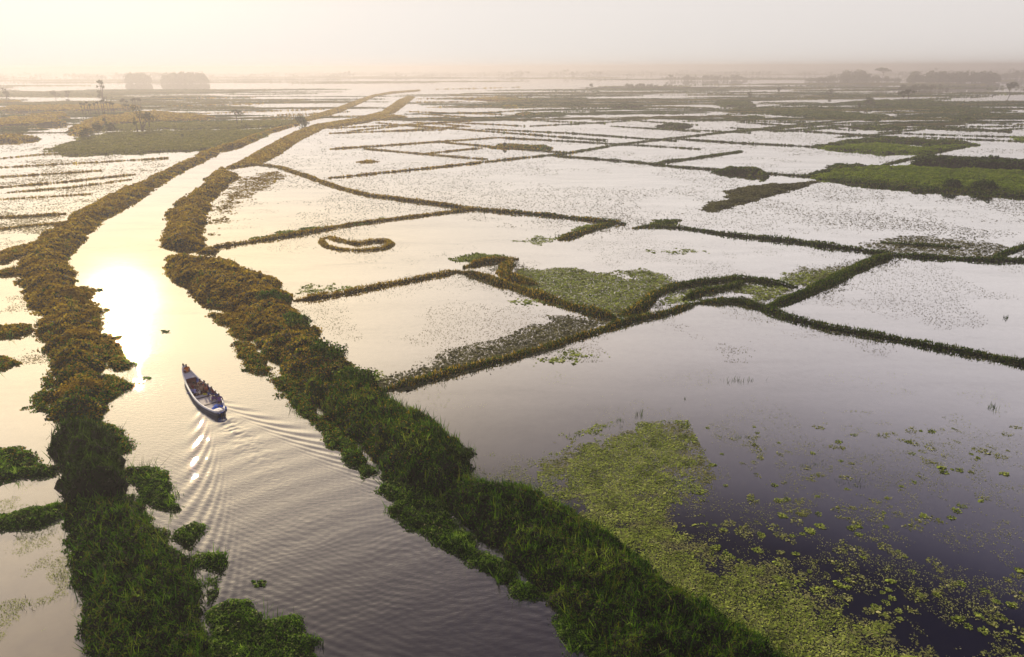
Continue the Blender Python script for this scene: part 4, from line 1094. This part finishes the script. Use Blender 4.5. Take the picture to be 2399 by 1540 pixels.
# ------------------------------------------------------------------ the boat
BOW = np.array([*gp(430, 860, .9)]); STERN = np.array([*gp(517, 966, .42)])
AX = STERN - BOW; BL = float(np.hypot(*AX)); AX = AX / BL
BEAM = BL * .19
boat = empty('wooden_boat', ((BOW[0] + STERN[0]) / 2, (BOW[1] + STERN[1]) / 2, 0.0), math.atan2(AX[1], AX[0]))
tag(boat, 'long wooden passenger boat with blue inside moving up the river', 'boat')
def bw(s):      # half beam along the boat, 0 = bow, 1 = stern
    return BEAM * .5 * (np.clip(s, 0, 1) ** .62) * 1.36 * (1 - np.clip((s - .52) / .52, 0, 1) ** 2.2 * .90) / (1 + .36 * np.clip(s, 0, 1)) * 1.12 + .035
def gz(s):      # gunwale height
    return .44 + .62 * np.clip((.32 - s) / .32, 0, 1) ** 1.8 + .08 * np.clip((s - .8) / .2, 0, 1) ** 1.5
def bx(s):
    return (s - .5) * BL
M_HULL = paint('hull_tarred_wood', (.11, .105, .13), .55, .4)
M_RIM = paint('white_rim_paint', (.92, .90, .88), .45, .12)
M_BLUE = paint('blue_inside_paint', (.18, .27, .85), .5, .35)
M_DECKW = paint('whitewashed_deck', (.90, .87, .86), .6, .15)
M_FLOOR = paint('worn_floor_boards', (.86, .78, .68), .8, .2)
M_MAROON = paint('maroon_boards', (.20, .06, .05), .7, .3)
M_DKWOOD = paint('dark_wood', (.05, .03, .02), .7, .3)
M_TARP = paint('blue_tarpaulin', (.08, .20, .75), .95, .3, 6, .05)
M_YEL = paint('yellow_cloth', (.75, .62, .03), .7, .1)
NS = 41
S = np.linspace(0, 1, NS)
def loft(rows, mat, name, parent, close=False):
    n = len(rows[0])
    V = np.concatenate([np.array(r) for r in rows])
    F = []
    for i in range(len(rows) - 1):
        for j in range(n - 1):
            F.append((i * n + j, i * n + j + 1, (i + 1) * n + j + 1, (i + 1) * n + j))
    return link(name, arrays_mesh(name, [(V, np.array(F), mat, None)], smooth=True), parent)
ph = np.linspace(0, math.pi, 13)
def shell(s, inset, bot):
    w, z = max(.02, bw(s) - inset), gz(s) - (.06 if inset else 0)
    keel = bot + (z - bot) * .75 * max(0, (.22 - s) / .22) ** 2 + .35 * max(0, (s - .85) / .15) ** 2
    return [(bx(s) + (.25 * (1 - abs(math.cos(p))) * max(0, (.2 - s) / .2)), -w * math.copysign(abs(math.cos(p)) ** .55, math.cos(p)), z - (z - keel) * math.sin(p) ** .8) for p in ph]
loft([shell(s, 0, -.28) for s in S], M_HULL, 'hull', boat)
loft([shell(s, .06, -.02) for s in S[::-1]], M_BLUE, 'inner_planking', boat)
# rim: a flat band with thickness on both sides
def rim():
    rows = []
    for sgn in (-1, 1):
        pts = S if sgn < 0 else S[::-1]
        for s in pts:
            w, z = bw(s), gz(s)
            y0, y1 = sgn * (w + .025), sgn * max(.0, w - .10)
            rows.append([(bx(s), y0, z - .10), (bx(s), y0, z + .03), (bx(s), y1, z + .03), (bx(s), y1, z - .06)])
    return rows
loft(rim(), M_RIM, 'rim', boat)
def deck(s0, s1, drop, mat, name, parent=None, inset=.11, crown=.05, n=9):
    rows = []
    for s in np.linspace(s0, s1, 14):
        w = max(.01, bw(s) - inset)
        rows.append([(bx(s), w * u, gz(s) - drop + crown * (1 - u * u)) for u in np.linspace(-1, 1, n)])
    return loft(rows[::-1], mat, name, parent or boat)
deck(.015, .20, .05, M_DECKW, 'fore_deck')
deck(.93, .995, .03, M_DECKW, 'stern_deck')
def flat(s0, s1, z, mat, name, inset=.2, n=7):
    rows = [[(bx(s), (bw(s) - inset) * u, z + .012 * math.sin(u * 22)) for u in np.linspace(-1, 1, n)] for s in np.linspace(s0, s1, 20)]
    return loft(rows[::-1], mat, name, boat)
flat(.20, .56, .10, M_MAROON, 'lower_floor', .2)
flat(.54, .90, .24, M_FLOOR, 'floor_boards', .2)
# bulkhead below the fore deck, thwarts, plank seams
def box(name, c, sz, mat, parent, rz=0.0, bev=.015):
    import bmesh
    bm = bmesh.new()
    bmesh.ops.create_cube(bm, size=1.0)
    bmesh.ops.scale(bm, vec=sz, verts=bm.verts)
    bmesh.ops.bevel(bm, geom=bm.edges[:], offset=min(bev, min(sz) * .3), segments=2, affect='EDGES')
    bmesh.ops.rotate(bm, cent=(0, 0, 0), matrix=Matrix.Rotation(rz, 3, 'Z'), verts=bm.verts)
    bmesh.ops.translate(bm, vec=c, verts=bm.verts)
    me = bpy.data.meshes.new(name); bm.to_mesh(me); bm.free()
    me.materials.append(mat)
    return link(name, me, parent)
box('bulkhead', (bx(.203), 0, .30), (.05, 2 * bw(.2) - .30, .46), M_MAROON, boat)
for s in (.33, .45, .60, .76):
    box('thwart', (bx(s), 0, gz(s) - .20), (.16, 2 * bw(s) - .16, .045), M_DKWOOD, boat)
for s in np.linspace(.24, .9, 12):
    for sg in (-1, 1):
        box('rib', (bx(s), sg * (bw(s) - .12), .22), (.05, .06, .30), M_BLUE, boat)
box('prow_post', (bx(.0) - .02, 0, gz(0) + .02), (.22, .13, .30), M_DKWOOD, boat, bev=.04)
box('hatch', (bx(.26), -.22, gz(.26) - .30), (.75, .62, .10), M_MAROON, boat)
box('tiller', (bx(.955), .12, gz(.95) + .16), (.95, .05, .05), M_DKWOOD, boat, .25)
box('rudder', (bx(1.0) + .10, 0, -.05), (.30, .05, .80), M_DKWOOD, boat)

def on_boat(s, y, z):
    c = math.cos(boat.rotation_euler.z); q = math.sin(boat.rotation_euler.z)
    x = bx(s)
    return (boat.location.x + c * x - q * y, boat.location.y + q * x + c * y, z)

# crumpled cloths lying in the boat
def cloth(name, s, y, z, lx, ly, lz, mat, label, cat, seed):
    n = 15
    u = np.linspace(-1, 1, n)
    X, Y = np.meshgrid(u, u)
    Z = lz * (1 - np.clip(X * X + Y * Y, 0, 1)) * (.5 + fbm(X.ravel() * 2 + 9, Y.ravel() * 2, seed, 3).reshape(n, n)) 
    V = np.column_stack(((X * lx * (1 + .15 * np.sin(5 * Y))).ravel(), (Y * ly * (1 + .2 * np.sin(4 * X))).ravel(), Z.ravel()))
    i = np.arange(n * n).reshape(n, n)
    F = np.stack((i[:-1, :-1], i[:-1, 1:], i[1:, 1:], i[1:, :-1]), -1).reshape(-1, 4)
    o = link(name, arrays_mesh(name, [(V, F, mat, None)], smooth=True))
    o.location = on_boat(s, y, z); o.rotation_euler = (0, 0, boat.rotation_euler.z + .3)
    sm = o.modifiers.new('thick', 'SOLIDIFY'); sm.thickness = .03
    tag(o, label, cat)
cloth('tarpaulin', .875, .16, .18, .62, .52, .38, M_TARP, 'crumpled blue tarpaulin heaped at the stern', 'tarpaulin', 3)
cloth('cloth_bundle', .545, .10, .16, .34, .17, .22, M_YEL, 'bright yellow cloth bundle on the boat floor', 'bundle', 5)
cloth('cloth_bundle', .42, -.55, .13, .38, .28, .35, paint('lavender_cloth', (.35, .33, .55), .8, .2, 8), 'lavender cloth bundle along the left side of the boat', 'bundle', 8)

# ------------------------------------------------------------------ people
SKIN = paint('brown_skin', (.16, .08, .05), .55, .1)
HAIR = paint('black_hair', (.012, .010, .010), .5, .2)
def skinned(name, chains, mat, parent, root=0, sub=1):
    """chains: list of [(x,y,z,r),...]; first point of later chains may repeat an earlier point"""
    verts, rad, edges, lookup = [], [], [], {}
    for ch in chains:
        prev = None
        for (x, y, z, r) in ch:
            key = (round(x, 4), round(y, 4), round(z, 4))
            if key not in lookup:
                lookup[key] = len(verts); verts.append((x, y, z)); rad.append(r)
            i = lookup[key]
            if prev is not None and prev != i:
                edges.append((prev, i))
            prev = i
    me = bpy.data.meshes.new(name)
    me.from_pydata(verts, edges, [])
    o = link(name, me, parent)
    sk = o.modifiers.new('skin', 'SKIN'); sk.use_smooth_shade = True
    if not me.skin_vertices:
        bpy.context.view_layer.update()
    for i, sv in enumerate(me.skin_vertices[0].data):
        sv.radius = (rad[i], rad[i]); sv.use_root = (i == root)
    sb = o.modifiers.new('sub', 'SUBSURF'); sb.levels = sb.render_levels = sub
    me.materials.append(mat)
    return o

def hand(w, dirv):
    """five separate curled fingers and a side thumb, as chains from the wrist"""
    w = np.array(w); f = np.array(dirv, float); f /= np.linalg.norm(f)
    sd = np.cross(f, [0, 0, 1]); sd /= np.linalg.norm(sd) + 1e-9
    dn = np.array([0, 0, -1.])
    P = w + f * .07
    out = [[(*w, .026), (*P, .032)]]
    for k, L in zip((-1.5, -.5, .5, 1.5), (.055, .07, .075, .062)):
        b = P + sd * k * .019 + f * .012
        out.append([(*P, .032), (*b, .011), (*(b + f * L * .55), .009), (*(b + f * L + dn * .025), .008)])
    tb = w + f * .03 + sd * -.03
    out.append([(*w, .026), (*tb, .012), (*(tb + f * .035 - sd * .018), .010)])
    return out

def person(s, y, z, face, shirt, legs, label, pose='sit', scale=.92, hat=None):
    root = empty('person', on_boat(s, y, z), boat.rotation_euler.z + face)
    root.scale = (scale,) * 3
    tag(root, label, 'person', 'people riding in the boat')
    # faces +x ; pelvis at origin height .12 when seated, .88 standing
    if pose == 'stand':
        pz, kn = .90, [(.04, .48), (0, .08)]
        lean = .02
    else:
        pz, lean = .14, .06
    P = (0, 0, pz, .125)
    waist = (lean * .5, 0, pz + .18, .115); chest = (lean, 0, pz + .38, .135); neck = (lean + .02, 0, pz + .54, .055); head = (lean + .05, 0, pz + .66, .092); crown = (lean + .045, 0, pz + .75, .075)
    nose = (lean + .16, 0, pz + .655, .014)
    ch = [[P, waist, chest, neck, head, crown], [head, nose]]
    for sg in (-1, 1):
        hip = (.02, sg * .10, pz - .02, .085)
        if pose == 'stand':
            knee = (.05, sg * .11, pz - .43, .055); ank = (0, sg * .12, .09, .038); toe = (.15, sg * .13, .03, .03)
        elif pose == 'knees':
            knee = (.40, sg * .13, pz + .28, .058); ank = (.46, sg * .13, pz - .06, .038); toe = (.60, sg * .14, pz - .09, .03)
        else:
            knee = (.36, sg * .30, pz + .02, .06); ank = (.24, -sg * .05, pz - .06, .04); toe = (.30, -sg * .15, pz - .07, .03)
        ch.append([P, hip, knee, ank, toe])
        sh = (lean, sg * .19, pz + .45, .055)
        if pose == 'stand':
            el = (lean - .02, sg * .26, pz + .18, .04); wr = (.10, sg * .24, pz - .04, .028)
        elif pose == 'knees':
            el = (lean + .16, sg * .24, pz + .28, .04); wr = (.36, sg * .14, pz + .36, .028)
        else:
            el = (lean + .06, sg * .28, pz + .20, .04); wr = (.28, sg * .20, pz + .09, .028)
        ch.append([chest, sh, el, wr])
        dv = np.array(wr[:3]) - np.array(el[:3])
        ch += [[(a, b, c, d) for a, b, c, d in fc] for fc in hand(wr[:3], dv)]
    skinned('body', ch, SKIN, root)
    # clothing: a shirt tube and a lungi or trousers following the body
    sch = [[(0, 0, pz + .02, .145), (waist[0], 0, waist[2], .138), (chest[0], 0, chest[2] - .02, .16), (chest[0], 0, pz + .50, .085)]]
    for sg in (-1, 1):
        c0 = (chest[0], 0, chest[2] - .02, .16)
        sh = (lean, sg * .19, pz + .44, .075)
        el = (lean, sg * .25, pz + .28, .062)
        sch.append([c0, sh, el])
    skinned('shirt', sch, shirt, root)
    lch = []
    for sg in (-1, 1):
        if pose == 'stand':
            lch.append([(0, 0, pz + .0, .15), (.04, sg * .11, pz - .4, .10), (.01, sg * .12, .2, .08)])
        elif pose == 'knees':
            lch.append([(0, 0, pz + .0, .15), (.39, sg * .13, pz + .27, .085), (.44, sg * .13, pz + .03, .07)])
        else:
            lch.append([(0, 0, pz + .0, .15), (.34, sg * .29, pz + .02, .09), (.25, sg * .02, pz - .03, .07)])
    skinned('lungi', lch, legs, root)
    skinned('hair', [[(lean + .015, 0, pz + .66, .088), (lean + .03, 0, pz + .735, .098), (lean + .06, 0, pz + .78, .06)]], HAIR, root)
    return root
cl = lambda n, c: paint(n, c, .85, .15, 9)
WHITE, LAV, ORANGE, RUST, TAN, PLUM, NAVY, MARN = cl('white_cotton', (.6, .57, .55)), cl('lavender_cotton', (.45, .43, .75)), cl('orange_cotton', (.65, .20, .04)), cl('rust_cotton', (.45, .13, .06)), cl('tan_cotton', (.60, .40, .25)), cl('plum_cotton', (.22, .11, .30)), cl('navy_cotton', (.07, .09, .30)), cl('maroon_cotton', (.22, .04, .04))
FL = .12
person(.115, 0, gz(.115) - .03, 3.1, ORANGE, MARN, 'person in an orange shirt sitting on the white fore deck', 'sit')
person(.36, .28, FL, .4, TAN, MARN, 'person in a tan shirt sitting nearest behind the fore deck', 'knees')
person(.40, -.30, FL, -.2, MARN, TAN, 'person in a maroon shirt seated beside the lavender bundle', 'sit')
person(.42, .42, FL, 1.2, RUST, NAVY, 'person in a rust shirt seated by the blue side planks', 'knees')
person(.47, .12, FL, 2.6, TAN, RUST, 'person in tan seated in the middle of the group', 'sit')
person(.49, -.50, FL, 1.3, LAV, WHITE, 'person in a lavender shirt leaning on the left rim', 'knees')
person(.50, .45, FL, -2.2, RUST, MARN, 'person in rust clothes seated beside the yellow bundle', 'sit')
person(.62, .62, .26, -1.6, MARN, NAVY, 'person in maroon seated at the right rim behind the yellow bundle', 'knees')
person(.72, .62, .26, -1.5, NAVY, PLUM, 'person in navy seated on the right side of the floor', 'knees')
person(.80, .55, .26, 2.8, PLUM, LAV, 'person in plum seated before the blue tarpaulin', 'sit')

# ------------------------------------------------------------------ near river with the boat's wake
def river_patch():
    c = .09
    x0, x1, y0, y1 = -46., 14., 12., 78.
    nx, ny = int((x1 - x0) / c), int((y1 - y0) / c)
    X, Y = np.meshgrid(np.linspace(x0, x1, nx), np.linspace(y0, y1, ny))
    p = np.stack((X.ravel(), Y.ravel()), 1)
    infl = gpl(RIV_L + RIV_R[::-1])
    inn = inside(p, infl)
    d = np.where(inn, 0, 1) * 1.0
    near = inn | (poly_dist(p, infl) < 2.5)
    a = AX                                  # aft direction
    b = np.array([-a[1], a[0]])
    ctr = BOW + AX * BL * .42
    r = p - ctr
    xa = r @ a; yb = r @ b                  # aft distance, sideways
    g_, U = 9.81, 1.95
    k0 = g_ / U ** 2
    eta = np.zeros(len(p))
    m = near & (xa > -1.5)
    xs, ys = xa[m], yb[m]
    th = np.radians(np.linspace(-79, 79, 260))
    dth = th[1] - th[0]
    e = np.zeros(len(xs))
    for tt in th:
        k = k0 / math.cos(tt) ** 2
        amp = (.25 + 1.6 * math.exp(-((abs(tt) - math.radians(64)) / math.radians(13)) ** 2)) * math.exp(-(k / 21.) ** 2)
        e += amp * np.cos(k * (xs * math.cos(tt) + ys * math.sin(tt))) * dth
    wedge = np.clip((.50 * (xs + 1.2) + .9 - np.abs(ys)) / 1.1, 0, 1)
    fade = np.clip(xs / 13.0 + .14, 0, 1) * np.exp(-np.maximum(xs, 0) / 70)
    eta[m] = e * wedge * fade * .078
    # churned water behind the stern
    rs = p - (STERN + AX * .4)
    xs2 = rs @ a; ys2 = rs @ b
    churn = np.exp(-(ys2 / (.55 + .10 * np.maximum(xs2, 0))) ** 2) * np.exp(-np.maximum(xs2, 0) / 5.5) * (xs2 > -.3)
    eta += churn * (fbm(p[:, 0] * 2.6, p[:, 1] * 2.6, 77, 4) - .5) * .13
    # cross swell travelling over the near reach
    nb = np.clip((46 - p[:, 1]) / 16, 0, 1) * np.clip((p[:, 0] + 19 - (p[:, 1] - 26) * .1) / 5, 0, 1)
    q1 = p[:, 0] * .35 + p[:, 1] * .94 + 2.2 * fbm(p[:, 0] / 3, p[:, 1] / 3, 4, 3)
    q2 = -p[:, 0] * .45 + p[:, 1] * .90 + 2.0 * fbm(p[:, 0] / 3, p[:, 1] / 3, 14, 3)
    eta += nb * (.0045 * np.sin(q1 * 9.5) * fbm(p[:, 0] / 3, p[:, 1] / 3, 24, 2) + .0035 * np.sin(q2 * 12.) * fbm(p[:, 0] / 3, p[:, 1] / 3, 34, 2))
    edge = np.clip((74 - p[:, 1]) / 8, 0, 1)
    z = .006 + edge * .05 + eta * edge
    idx = np.arange(nx * ny).reshape(ny, nx)
    f = np.stack((idx[:-1, :-1], idx[:-1, 1:], idx[1:, 1:], idx[1:, :-1]), -1).reshape(-1, 4)
    f = f[near[f].all(1)]
    used = np.unique(f); mp = np.zeros(len(p), dtype=int); mp[used] = np.arange(len(used))
    o = link('river', arrays_mesh('river', [(np.column_stack((p, z))[used], mp[f], M_RIVER, None)], smooth=True))
    tag(o, 'calm river with the wake of the boat spreading over it', 'water', kind='structure')
river_patch()
